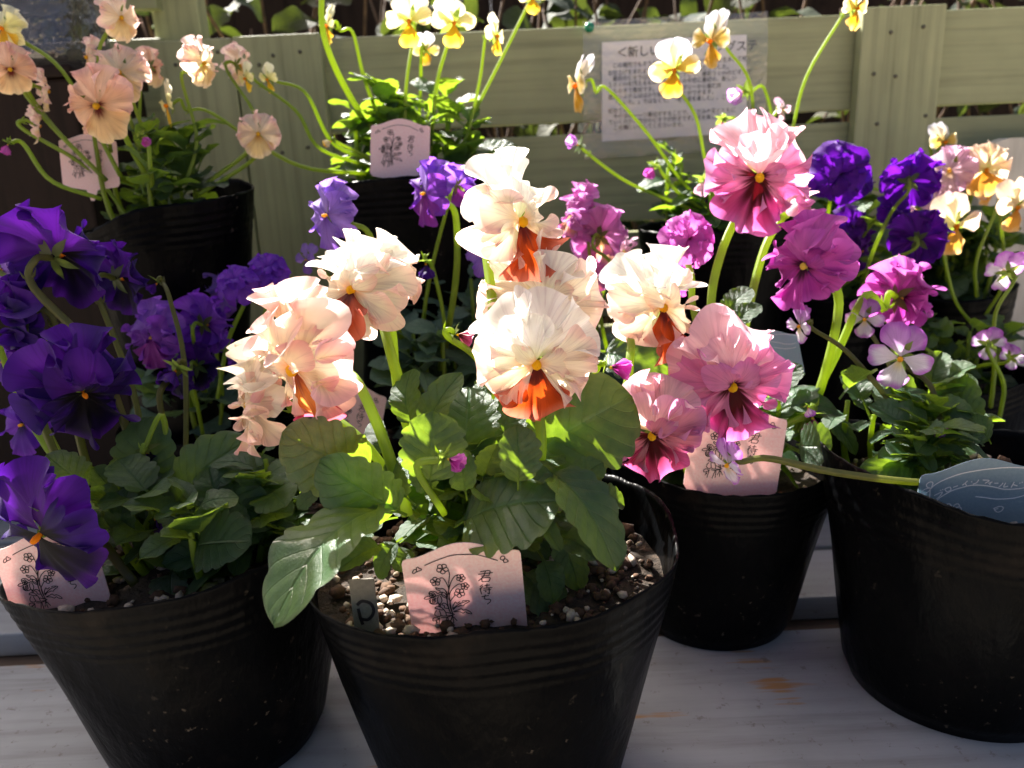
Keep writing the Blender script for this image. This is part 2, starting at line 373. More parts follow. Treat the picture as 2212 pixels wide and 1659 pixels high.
for (px, py) in [(590, 120), (610, 330), (1925, 70), (1935, 165), (420, 120), (430, 340), (380, 140), (392, 350), (470, 112), (560, 140), (648, 112), (665, 318), (1888, 160), (1995, 58), (2000, 250), (1895, 268)]:
    p = at_y(px, py, FY - .0202)
    V, f = tube([p - np.array([0, .0006, 0]), p + np.array([0, .002, 0])], .0022, 10)
    obj("nail", new_mesh("nail", V - np.array(fence.location), f, M_NAIL), fence)
# a second, taller panel that continues to the left, set back a little
fl = empty("fence_panel", (-.9, FY + .05, -.62)); tag(fl, "taller sage green fence panel set back beyond the peach pansies", "fence")
xa, xb = -1.7, at_y(345, 60, FY + .05)[0]
zb = [(at_y(250, 22, FY + .05)[2], .56 + .12), (at_y(250, 185, FY + .05)[2], at_y(250, 86, FY + .05)[2])]
z2 = zb[1][0]
part_box("rail", fl, xa, xb, FY + .05, FY + .067, zb[0][0], zb[0][0] + .104, M_FENCE, .0018, 31)
part_box("rail", fl, xa, xb, FY + .05, FY + .067, zb[0][0] + .118, zb[0][0] + .222, M_FENCE, .0018, 36)
zz = zb[1][1]
for k in range(5):
    part_box("rail", fl, xa, xb, FY + .05, FY + .067, zz - .104, zz, M_FENCE, .0018, 32 + k); zz -= .1175
part_box("upright_board", fl, at_y(300, 40, FY + .03)[0], at_y(405, 40, FY + .03)[0], FY + .0685, FY + .10, -.62, .86, M_FENCEV, .002, 40)

# brown boarded wall well behind the shrubs
wall = empty("brown_board_wall", (0, 2.0, -.62)); tag(wall, "dark brown wall of upright boards behind the shrubs beyond the fence", "wall")
rg = random.Random(3)
x = -2.6
wm = box_mesh("wall_board", .12, .02, 1.45, M_WALL, .003)
while x < 2.8:
    obj("wall_board", wm, wall, loc=(x, rg.uniform(-.004, .004), .725 + rg.uniform(-.01, .01))); x += .1205

# ------------------------------------------------------------------ pots
def grain(rg, r):
    """a lumpy little stone, 20 faces"""
    t = (1 + 5 ** .5) / 2
    v = np.array([(-1, t, 0), (1, t, 0), (-1, -t, 0), (1, -t, 0), (0, -1, t), (0, 1, t), (0, -1, -t), (0, 1, -t), (t, 0, -1), (t, 0, 1), (-t, 0, -1), (-t, 0, 1)]) / 1.9
    f = [(0, 11, 5), (0, 5, 1), (0, 1, 7), (0, 7, 10), (0, 10, 11), (1, 5, 9), (5, 11, 4), (11, 10, 2), (10, 7, 6), (7, 1, 8), (3, 9, 4), (3, 4, 2), (3, 2, 6), (3, 6, 8), (3, 8, 9), (4, 9, 5), (2, 4, 11), (6, 2, 10), (8, 6, 7), (9, 8, 1)]
    v = v * np.array([[rg.uniform(.7, 1.25)] for _ in range(12)]) * np.array([rg.uniform(.7, 1.3), rg.uniform(.7, 1.3), rg.uniform(.6, 1)]) * r
    return v, f
class Pot: pass
def make_pot(cx, cy_, zb_, h, rx, ry, rb, label, seed, tilt=(0, 0), wave=.004, soil_drop=.028, name="nursery_pot", grit=70, flip=False, wave_fn=None, squash=.042):
    rg = random.Random(seed); NS = 96
    th = np.linspace(0, 2 * np.pi, NS, endpoint=False)
    ph = [rg.uniform(0, 6.28) for _ in range(8)]
    def rimdz(t):
        d = tilt[0] * np.cos(t) * rx + tilt[1] * np.sin(t) * ry + wave * (np.sin(2 * t + ph[0]) + .6 * np.sin(3 * t + ph[1]) + .3 * np.sin(5 * t + ph[2]))
        if wave_fn is not None: d = d + wave_fn(t)
        return d
    fr = list(np.linspace(0, .70, 10)) + list(np.linspace(.72, .985, 34)) + [1.0]
    fr = np.array(fr)
    rows = []
    def prof(f, inner=False):
        rr = rb + (1 - rb) * (f ** .92)
        if f < .03: rr -= .03 * (1 - f / .03) ** 2
        if not inner and .74 < f < .97: rr += .0032 * math.sin((f - .74) / .23 * 2 * math.pi * 5) * math.sin((f - .74) / .23 * math.pi) ** .5
        return rr
    def ring(f, inner=False, off=0.0):
        rr = prof(f, inner)
        sq = squash * (f ** 1.5) * (np.sin(2 * th + ph[3]) + .7 * np.sin(3 * th + ph[4]) + .35 * np.sin(5 * th + ph[5] + 3 * f) + .25 * np.sin(9 * th + ph[6] + 8 * f))
        ra = rr + sq - off
        z = f * h + rimdz(th) * f ** 3
        return np.stack([rx * ra * np.cos(th), ry * ra * np.sin(th), z], 1)
    for f in fr: rows.append(ring(f))
    e = ring(1.0, True, .012); e[:, 2] += .0008 * np.array([rg.uniform(-1, 1) for _ in range(NS)])
    rows[-1][:, 2] += .0010 * np.array([rg.uniform(-1, 1) for _ in range(NS)])
    rows.append(e)
    for f in np.linspace(.985, 1 - (soil_drop + .02) / h, 14): rows.append(ring(f, False, .022))
    V = np.vstack(rows); F_ = grid_faces(len(rows), NS, 0, True)
    F_.append(tuple(range(NS))[::-1])
    zs = h - soil_drop
    p = Pot(); p.c = np.array([cx, cy_]); p.zs = zb_ + zs; p.h = h; p.zb = zb_; p.rx = rx; p.ry = ry
    me = new_mesh("pot_wall", V, F_, M_POT)
    root = empty(name, (cx, cy_, zb_)); p.o = root
    tag(root, label, "plant pot", "black plastic nursery pots")
    obj("pot_wall", me, root)
    # soil
    ns, nr = 40, 9; sv = []; fm = zs / h
    t2 = np.linspace(0, 2 * np.pi, ns, endpoint=False)
    for k in range(nr):
        q = (k + .02) / (nr - 1) * (prof(fm, True) - .028)
        zz = zs + rimdz(t2) * (k / (nr - 1)) * fm ** 3 * .6 + np.array([rg.uniform(-.0025, .0025) for _ in range(ns)]) + .004 * (1 - (k / (nr - 1)) ** 2)
        sq = 1 + squash * .8 * (np.sin(2 * t2 + ph[3]) + .7 * np.sin(3 * t2 + ph[4]) + .35 * np.sin(5 * t2 + ph[5] + 3 * fm)) * (k / (nr - 1))
        sv.append(np.stack([rx * q * sq * np.cos(t2), ry * q * sq * np.sin(t2), zz], 1))
    obj("soil", new_mesh("soil", np.vstack(sv), grid_faces(nr, ns, 0, True), M_SOIL), root)
    for nm, mt, frac, rr in (("pumice_grit", M_GRIT, .5, (.0016, .0036)), ("bark_grit", M_GRITD, .9, (.0016, .0042))):
        A = Acc()
        for _ in range(int(grit * 1.3 * frac)):
            a = rg.uniform(0, 6.283); q = math.sqrt(rg.uniform(.02, 1)) * (prof(fm, True) - .07)
            v, f = grain(rg, rg.uniform(*rr) * rg.choice([.4, .55, .7, 1, 1, 1.4]))
            zz = zs + float(rimdz(np.array([a]))[0]) * q * fm ** 3 * .6 + .0045
            ca, sa = math.cos(a * 7), math.sin(a * 7); v = v @ np.array([[ca, -sa, 0], [sa, ca, 0], [0, 0, 1]])
            A.add(v + np.array([rx * q * math.cos(a), ry * q * math.sin(a), zz]), f)
        g = obj(nm, A.mesh(nm, mt, True), root); g["kind"] = "stuff"
    return p
def stand_pot(cx, cy_, h, r, label, seed):
    """an upturned empty pot that lifts the one above it"""
    NS = 48; th = np.linspace(0, 2 * np.pi, NS, endpoint=False); rows = []
    for f in list(np.linspace(0, .25, 18)) + list(np.linspace(.3, 1, 6)):
        rr = r * (1 - .28 * f) + (.001 * math.sin(f * 120) if .02 < f < .24 else 0)
        rows.append(np.stack([rr * np.cos(th), rr * np.sin(th), np.full(NS, f * (h - .0005))], 1))
    V = np.vstack(rows); F_ = grid_faces(len(rows), NS, 0, True); F_.append(tuple((len(rows) - 1) * NS + k for k in range(NS)))
    o = obj("upturned_pot", new_mesh("upturned_pot", V, F_, M_POT), None, loc=(cx, cy_, 0))
    tag(o, label, "plant pot"); return o

def lip_pot(x, y, h, rx, ry, rb, label, seed, zb_=0, **k):
    p = at_z(x, y, zb_ + h); return make_pot(p[0], p[1] + ry, zb_, h, rx, ry, rb, label, seed, **k)
POT = {}
POT['A'] = lip_pot(1052, 1376, .155, .101, .094, .70, "black plastic pot of cream ruffled pansies, gravelly soil showing at its rim", 1, grit=420, tilt=(.06, .02), wave=.0035, soil_drop=.022)
POT['B'] = lip_pot(245, 1318, .150, .100, .094, .68, "black plastic pot holding the deep purple pansies", 2, tilt=(.13, .02), wave=.003, soil_drop=.022, grit=120)
POT['C'] = lip_pot(1622, 1062, .142, .086, .078, .68, "black plastic pot of pink and magenta pansies with a rusty smear on its side", 3, wave=.002, grit=90)
POT['D'] = lip_pot(2350, 1138, .160, .097, .092, .76, "black plastic pot with a dusty scratched side and a blue name card", 4, wave=.004, tilt=(-.1, 0), grit=120)
def deep_pot(key, x, y, zc, r, label, seed, h=.14, stand=None, **k):
    p = at(x, y, zc); zr = p[2]
    if stand:
        zb_ = zr - h
        stand_pot(p[0], p[1] + r, zb_, r * .95, stand, seed)
    else: zb_ = 0; h = zr
    POT[key] = make_pot(p[0], p[1] + r, zb_, h, r, r * .97, .74, label, seed, **k)
deep_pot('E', 868, 386, .665, .088, "black plastic pot of pale yellow violas standing against the fence", 5, wave=.002, stand="upturned black pot under the yellow violas")
deep_pot('F', 268, 458, .625, .075, "black plastic pot with a sagging rim, holding the peach pansies", 6, tilt=(.22, .1), wave=.004, stand="upturned black pot under the peach pansies", soil_drop=.03)
deep_pot('J', 1600, 500, .70, .078, "black plastic pot of white and yellow violas below the notice", 7, wave=.002, stand="upturned black pot under the violas below the notice")
deep_pot('K', 1850, 640, .74, .078, "black plastic pot of dark violet frilled pansies by the upright fence board", 8)
deep_pot('L', 2120, 640, .80, .082, "black plastic pot of beige and pale pink violas before the chipped white board", 9)
POT['G'] = make_pot(-.285, .70, 0, .14, .08, .078, .74, "black plastic pot of violet and lilac pansies behind the deep purple ones", 10)
POT['H'] = make_pot(-.072, .695, 0, .14, .08, .078, .74, "black plastic pot of lilac violas hidden behind the cream pansies", 11)
POT['M'] = lip_pot(2150, 845, .14, .082, .08, .74, "black plastic pot of small purple and white violas before the beige ones", 12)
POT['I'] = make_pot(.105, .78, 0, .135, .075, .075, .74, "black plastic pot of dusty mauve pansies between the cream and the pink ones", 13)

# ------------------------------------------------------------------ leaves
def leaf_mesh(name, seed, mat, aspect=.62, lobes=6, droop=.25, fold=.16, pet=.26, nu=40, nv=11, scal=.17, twist=0.0):
    """leaf along +Y, length 1 with its stalk, upper side +Z"""
    rg = random.Random(seed)
    t = np.linspace(0, 1, nu); v = np.linspace(-1, 1, nv)
    T, Vv = np.meshgrid(t, v, indexing='ij')
    bb = np.clip((T - pet) / (1 - pet), 0, 1)
    w = aspect * .5 * np.power(np.clip(1 - np.abs(2 * np.power(bb, .92) - 1) ** 2.5, 0, 1), .58) * (.93 + .1 * bb)
    w = np.where(T < pet, .022, np.maximum(w, .022 * (1 - bb)))
    s = np.abs(np.sin(bb * np.pi * lobes + .3)) ** .6
    edge = np.abs(Vv) ** 3
    w = w * (1 + scal * (s - .6) * edge * (bb > .02) * (bb < .99))
    asy = 1 + .07 * np.sign(Vv) * rg.uniform(-1, 1)
    x = Vv * w * asy
    ph1, ph2 = rg.uniform(0, 6), rg.uniform(0, 6)
    z = fold * np.abs(x) + .022 * np.sin(bb * 9 + ph1) * edge * (bb > 0) + .02 * np.sin(bb * 14 + ph2 + 2 * np.sign(Vv)) * np.abs(Vv) * (bb > 0)
    z = z + .014 * np.cos(2 * np.pi * (bb * 7 - np.abs(Vv) * 1.9)) * np.abs(Vv) * (1 - np.abs(Vv)) * 2.2 * (bb > .05)
    z = z + np.where(T < pet, .03 * np.abs(Vv), 0)
    # curve along the length
    ang = droop * (T - .2) * 2
    y = T * np.cos(ang * .5); z = z * np.cos(ang) + T * (-np.sin(ang) * .5) + .10 * np.sin(np.pi * T)
    x = x + rg.uniform(-.06, .06) * np.sin(np.pi * T) 
    z = z + twist * x * T
    uv = np.stack([Vv.ravel() * .5 + .5, bb.ravel()], 1)
    return new_mesh(name, np.stack([x.ravel(), y.ravel(), z.ravel()], 1), grid_faces(nu, nv), mat, True, None, uv)
LEAVES = [leaf_mesh("leaf", k, M_LEAF, aspect=a, droop=d, fold=f, lobes=lb, pet=p, twist=tw) for k, (a, d, f, lb, p, tw) in enumerate([
    (.62, .30, .18, 6, .26, .2), (.50, .45, .28, 6, .30, -.3), (.72, .15, .12, 5, .22, .1), (.42, .55, .34, 7, .28, .5), (.58, .05, .42, 6, .30, 0), (.66, .60, .10, 5, .25, -.5), (.36, .35, .5, 7, .3, .4)])]
LEAVESB = []
for me in LEAVES:
    c = me.copy(); c.materials.clear(); c.materials.append(M_LEAFB); LEAVESB.append(c)
HERO = [leaf_mesh("leaf", 50 + k, M_LEAF, aspect=a, droop=d, fold=f, lobes=lb, pet=.14, nu=56, nv=15, twist=tw, scal=.20) for k, (a, d, f, lb, tw) in enumerate([
    (.62, .35, .14, 5, .1), (.80, .25, .14, 6, .2), (.95, .10, .10, 6, -.1), (.70, .5, .2, 6, .3), (.5, .3, .35, 5, 0)])]
def leaf_matrix(base, tip, normal, width_ratio=1.0):
    b = np.asarray(base, float); d = np.asarray(tip, float) - b; L = np.linalg.norm(d); y = d / L
    x = nrm(np.cross(y, normal)); z = np.cross(x, y)
    return Matrix(((x[0] * L * width_ratio, y[0] * L, z[0] * L, b[0]), (x[1] * L * width_ratio, y[1] * L, z[1] * L, b[1]), (x[2] * L * width_ratio, y[2] * L, z[2] * L, b[2]), (0, 0, 0, 1)))
KEEP = [(60, 250, 1170, 1340, .452), (866, 1142, 1165, 1400, .39), (1474, 1702, 880, 1050, .535), (1985, 2250, 985, 1150, .462), (800, 932, 250, 390, .71), (126, 262, 280, 470, .672)]
def kept(p):
    q = np.asarray(p) - CAM; zc = q.dot(fwd); x = CW / 2 + F * q.dot(cr) / zc; y = CH / 2 - F * q.dot(cu) / zc
    return any(a < x < b and c < y < d and zc < zm for a, b, c, d, zm in KEEP)
def add_leaf(plant, me, base, tip, normal, wr=1.0):
    b_ = np.asarray(base); t_ = np.asarray(tip); sd_ = nrm(np.cross(t_ - b_, normal)) * .25 * np.linalg.norm(t_ - b_)
    if any(kept(b_ + (t_ - b_) * q + sd_ * w_) for q in (.5, .75, 1) for w_ in (-1, 0, 1)): return None
    M = leaf_matrix(base, tip, normal, wr)
    return obj("leaf", me, plant, Matrix.Translation(-plant.location) @ M)
def clump(plant, c, zs, rad, height, n, L, seed, meshes=None, shoots=5, lean=(0, 0)):
    rg = random.Random(seed); meshes = meshes or LEAVES
    sh = []
    for k in range(shoots):
        a = rg.uniform(0, 6.28); q = rad * math.sqrt(rg.uniform(0, .5)); sh.append((c[0] + q * math.cos(a), c[1] + q * math.sin(a), rg.uniform(.55, 1) * height, a))
    for k in range(n):
        sx, sy, hh, sa = sh[k % shoots]
        g = rg.random() ** .8
        a = k * 2.4 + rg.uniform(-.5, .5) if rg.random() < .7 else rg.uniform(0, 6.28)
        zz = zs + g * hh
        base = np.array([sx + rg.uniform(-.006, .006) + lean[0] * g, sy + rg.uniform(-.006, .006) + lean[1] * g, zz])
        out = np.array([sx - c[0], sy - c[1]]) / (rad + 1e-6)
        dx, dy = math.cos(a) + .6 * out[0], math.sin(a) + .6 * out[1]
        el = rg.uniform(-.15, .55) + .55 * g
        d = nrm([dx, dy, math.tan(min(el, 1.1)) * math.hypot(dx, dy)])
        ll = L * rg.uniform(.65, 1.2) * (1.05 - .35 * g)
        nn = nrm(np.array([0, 0, 1.0]) * .9 + np.array([-dx, -dy, 0]) * max(0, math.sin(el)) * .8 + np.array([rg.uniform(-.45, .45), rg.uniform(-.55, .25), 0]))
        wr_ = rg.uniform(.85, 1.2); lm = rg.choice(meshes); bad = False
        for q in (.6, .8, 1.0):          # no leaf may grow through the pot wall
            t_ = base + d * ll * q - np.array([0, 0, .012])
            if math.hypot((t_[0] - P_.c[0]) / P_.rx, (t_[1] - P_.c[1]) / P_.ry) > .84 and t_[2] < P_.zb + P_.h + .004: bad = True
        if not bad: add_leaf(plant, lm, base, base + d * ll, nn, wr_)
    A = Acc()
    for sx, sy, hh, sa in sh:
        path = spline([(c[0] + (sx - c[0]) * .7, c[1] + (sy - c[1]) * .7, zs - .012), (sx, sy, zs + hh * .4), (sx + lean[0], sy + lean[1], zs + hh)], 8)
        v, f = tube(path - np.array(plant.location), np.linspace(.0028, .0016, 8), 7); A.add(v, f)
    obj("shoot", A.mesh("shoot", M_STEM), plant)

# ------------------------------------------------------------------ flowers
def mixc(a, b, t): return a * (1 - t[..., None]) + b * t[..., None]
def sst(a, b, x):
    t = np.clip((x - a) / (b - a), 0, 1); return t * t * (3 - 2 * t)
VAR = {  # per petal class: (heart, middle, rim) in sRGB, plus blotch colour and reach
 'cream':   dict(top=((254, 246, 222), (255, 251, 240), (254, 242, 232)), side=((242, 200, 158), (254, 240, 218), (247, 216, 204)), lip=((90, 18, 4), (176, 66, 16), (206, 112, 90)), eye=(250, 200, 20), blotch=(90, 18, 6), reach=.0, lipreach=.5),
 'creamw':  dict(top=((252, 238, 196), (255, 249, 232), (253, 240, 228)), side=((250, 226, 190), (252, 236, 212), (246, 216, 206)), lip=((236, 190, 130), (246, 215, 180), (240, 196, 186)), eye=(250, 210, 60), blotch=(200, 120, 60), reach=.0, lipreach=.2),
 'creamor': dict(top=((252, 234, 196), (253, 236, 210), (246, 214, 206)), side=((244, 190, 140), (253, 234, 208), (236, 186, 186)), lip=((196, 84, 20), (232, 142, 70), (206, 92, 130)), eye=(250, 200, 30), blotch=(150, 60, 20), reach=.1, lipreach=.5),
 'pink':    dict(top=((238, 190, 200), (248, 212, 216), (244, 204, 214)), side=((196, 96, 140), (224, 146, 186), (222, 150, 200)), lip=((90, 6, 12), (196, 80, 140), (206, 118, 184)), eye=(252, 205, 20), blotch=(70, 2, 10), reach=.5, lipreach=.95),
 'rose':    dict(top=((240, 200, 190), (244, 206, 204), (238, 190, 204)), side=((206, 110, 130), (222, 150, 170), (214, 140, 188)), lip=((90, 6, 12), (190, 74, 120), (206, 104, 160)), eye=(252, 205, 20), blotch=(70, 2, 10), reach=.5, lipreach=.9),
 'magenta': dict(top=((196, 84, 176), (214, 116, 196), (208, 104, 198)), side=((150, 30, 110), (200, 82, 178), (204, 96, 194)), lip=((110, 10, 60), (190, 60, 166), (204, 92, 190)), eye=(240, 210, 90), blotch=(60, 4, 40), reach=.35, lipreach=.5),
 'mauve':   dict(top=((206, 130, 180), (216, 146, 198), (206, 136, 196)), side=((196, 116, 170), (210, 136, 192), (198, 124, 188)), lip=((236, 200, 96), (224, 176, 140), (196, 116, 176)), eye=(240, 210, 90), blotch=(140, 50, 110), reach=.12, lipreach=.1),
 'purple':  dict(top=((66, 14, 112), (86, 26, 146), (72, 18, 134)), side=((16, 2, 36), (44, 8, 100), (60, 16, 124)), lip=((6, 0, 12), (22, 2, 54), (74, 24, 128)), eye=(246, 160, 20), blotch=(5, 0, 10), reach=.62, lipreach=.85),
 'violet':  dict(top=((130, 60, 200), (150, 84, 214), (128, 54, 200)), side=((104, 40, 176), (132, 66, 202), (120, 50, 196)), lip=((40, 6, 88), (96, 36, 170), (120, 50, 190)), eye=(240, 190, 70), blotch=(40, 4, 90), reach=.2, lipreach=.3),
 'lilac':   dict(top=((180, 150, 224), (176, 144, 222), (160, 122, 212)), side=((150, 108, 206), (166, 130, 216), (150, 112, 206)), lip=((120, 66, 180), (160, 118, 208), (144, 96, 200)), eye=(236, 190, 80), blotch=(70, 20, 120), reach=.16, lipreach=.2),
 'orchid':  dict(top=((170, 130, 220), (160, 112, 214), (140, 84, 200)), side=((126, 56, 180), (140, 72, 190), (126, 60, 180)), lip=((126, 30, 130), (150, 56, 156), (140, 56, 160)), eye=(236, 190, 80), blotch=(70, 20, 120), reach=.16, lipreach=.2),
 'yellow':  dict(top=((250, 232, 150), (254, 246, 206), (252, 244, 214)), side=((252, 224, 110), (254, 238, 160), (252, 238, 180)), lip=((240, 160, 10), (250, 196, 40), (250, 214, 90)), eye=(244, 160, 10), blotch=(120, 80, 40), reach=.0, lipreach=.0),
 'peach':   dict(top=((236, 190, 160), (246, 210, 184), (240, 196, 186)), side=((224, 160, 120), (244, 200, 164), (240, 196, 176)), lip=((120, 30, 14), (246, 206, 150), (248, 220, 170)), eye=(236, 190, 40), blotch=(104, 20, 16), reach=.3, lipreach=.42),
 'peachpale': dict(top=((248, 226, 196), (250, 228, 206), (244, 212, 206)), side=((246, 214, 170), (248, 222, 190), (242, 206, 196)), lip=((232, 170, 80), (246, 214, 150), (246, 220, 180)), eye=(236, 190, 40), blotch=(160, 60, 30), reach=.08, lipreach=.2),
 'wyellow': dict(top=((226, 190, 96), (238, 228, 206), (236, 234, 244)), side=((200, 140, 30), (228, 190, 90), (236, 226, 190)), lip=((206, 130, 10), (226, 164, 34), (230, 190, 110)), eye=(230, 150, 10), blotch=(60, 20, 50), reach=.14, lipreach=.1),
 'viola':   dict(top=((236, 220, 240), (206, 150, 216), (180, 96, 196)), side=((240, 226, 240), (240, 230, 244), (196, 130, 210)), lip=((244, 220, 150), (244, 236, 244), (190, 120, 206)), eye=(244, 190, 40), blotch=(60, 10, 50), reach=.16, lipreach=.14),
 'beige':   dict(top=((236, 206, 160), (240, 218, 182), (236, 210, 186)), side=((232, 196, 140), (238, 212, 172), (234, 206, 190)), lip=((206, 124, 20), (222, 156, 60), (228, 186, 120)), eye=(230, 150, 10), blotch=(160, 80, 30), reach=.05, lipreach=.1),
 'blush':   dict(top=((226, 190, 204), (228, 196, 212), (222, 180, 206)), side=((222, 180, 190), (224, 186, 202), (216, 172, 200)), lip=((230, 190, 130), (226, 190, 196), (214, 166, 196)), eye=(230, 190, 80), blotch=(150, 80, 110), reach=.08, lipreach=.1),
 'royal':   dict(top=((84, 14, 136), (100, 22, 160), (88, 16, 150)), side=((70, 8, 116), (94, 18, 150), (86, 14, 144)), lip=((44, 4, 80), (80, 12, 136), (84, 16, 146)), eye=(240, 180, 20), blotch=(24, 0, 56), reach=.25, lipreach=.3),
 'wilt':    dict(top=((236, 226, 196), (244, 238, 220), (232, 226, 206)), side=((244, 222, 186), (248, 230, 204), (240, 206, 190)), lip=((236, 196, 150), (246, 218, 186), (240, 200, 190)), eye=(230, 190, 80), blotch=(180, 120, 80), reach=.0, lipreach=.0),
}
def petal_geom(rg, L, half, var, cls, nu, nv, ruf, freq, bend, cup, curl, tilt, phi, z0, outline=.30, claw=.5, crinkle=.02):
    u = np.linspace(.02, 1, nu); v = np.linspace(-1, 1, nv)
    U, V = np.meshgrid(u, v, indexing='ij')
    e = rg.uniform
    R = L * (1 - outline * np.abs(V) ** 2.6) * (1 - .05 * np.exp(-(V / .16) ** 2) * e(0, 1.2))
    R = R * (1 + crinkle * (np.sin(V * freq * 5.3 + e(0, 6)) + .6 * np.sin(V * freq * 11.7 + e(0, 6))) * U ** 3)
    r = U * R
    ang = V * half * (claw + (1 - claw) * np.power(U, .55))
    be = bend + curl * U ** 2 * (1 + .6 * np.sin(V * 2.1 + e(0, 6)))
    be = np.where(np.abs(be) < 1e-3, 1e-3, be)
    s = r / L
    rho = L / be * np.sin(be * s); zz = L / be * (1 - np.cos(be * s))
    p1, p2, p3 = e(0, 6.28), e(0, 6.28), e(0, 6.28)
    a1, a2, a3 = e(.7, 1.1), e(.45, .75), e(.10, .20)
    w1, w2, w3 = freq * e(.85, 1.15), freq * e(1.9, 2.5), freq * e(3.2, 4.2)
    amp = ruf * L * (.22 * U ** 1.8 + .85 * U ** 3.4) * (.8 + .4 * np.abs(V))
    rz = amp * (a1 * np.sin(w1 * np.pi * V + p1) + a2 * np.sin(w2 * np.pi * V + p2) * U + a3 * np.sin(w3 * np.pi * V + p3) * U ** 3)
    rt = amp * .82 * (a1 * np.cos(w1 * np.pi * V + p1 + .5) + .7 * a2 * np.cos(w2 * np.pi * V + p2) * U)
    zz = zz + rz + cup * L * V ** 2 * U
    x = rho * np.sin(ang) + rt * np.cos(ang); y = rho * np.cos(ang) - rt * np.sin(ang) * .5
    # tilt forward about the petal's base, then turn round the flower's axis
    ct, st = math.cos(tilt), math.sin(tilt)
    y, zz = y * ct - zz * st, y * st + zz * ct
    cp, sp = math.cos(phi), math.sin(phi)
    X = x * cp + y * sp; Y = -x * sp + y * cp
    P = np.stack([X.ravel(), Y.ravel(), zz.ravel() + z0], 1)
    D = VAR[var]; h, m, ri = (lin(c) for c in D[cls])
    tone = 1 + e(-.05, .04)
    C = mixc(np.broadcast_to(h, U.shape + (3,)), np.broadcast_to(m, U.shape + (3,)), sst(.08, .55, U))
    C = mixc(C, np.broadcast_to(ri, U.shape + (3,)), sst(.72, 1.0, U + .05 * np.sin(V * 7 + p1)))
    reach = D['lipreach'] if cls == 'lip' else D['reach'] if cls == 'side' else 0
    if reach > 0:
        rays = .75 + .35 * np.abs(np.sin(V * 6.5 + p2)) - .35 * np.abs(V)
        C = mixc(C, np.broadcast_to(lin(D['blotch']), U.shape + (3,)), 1 - sst(reach * .45, reach * 1.05, U / np.maximum(rays, .2)))
    C = np.clip(C * tone, 0, .93)
    uv = np.stack([(V.ravel() * .5 + .5) + e(0, 5), U.ravel() + e(0, 5)], 1)
    return P, grid_faces(nu, nv), C.reshape(-1, 3), uv
def sepal_geom(rg, R, n=5, L=.5, spread=.75):
    A = Acc()
    for k in range(n):
        a = k * 2 * math.pi / n + rg.uniform(-.25, .25); ln = L * R * rg.uniform(.8, 1.2); wd = ln * .22
        t = np.linspace(0, 1, 7); P = []
        el = spread + rg.uniform(-.3, .3)
        for tt in t:
            w = wd * math.sin(math.pi * min(1, tt * .82 + .14)) ** .8 * (1 - tt ** 4)
            rad = .05 * R + ln * tt * math.sin(el + .5 * tt); zz = -.16 * R - ln * tt * math.cos(el + .5 * tt) * .35 + .12 * R * tt
            for s_ in (-1, 0, 1):
                P.append((rad * math.cos(a) - s_ * w * math.sin(a), rad * math.sin(a) + s_ * w * math.cos(a), zz - .18 * w * abs(s_)))
        A.add(P, grid_faces(7, 3))
    return A
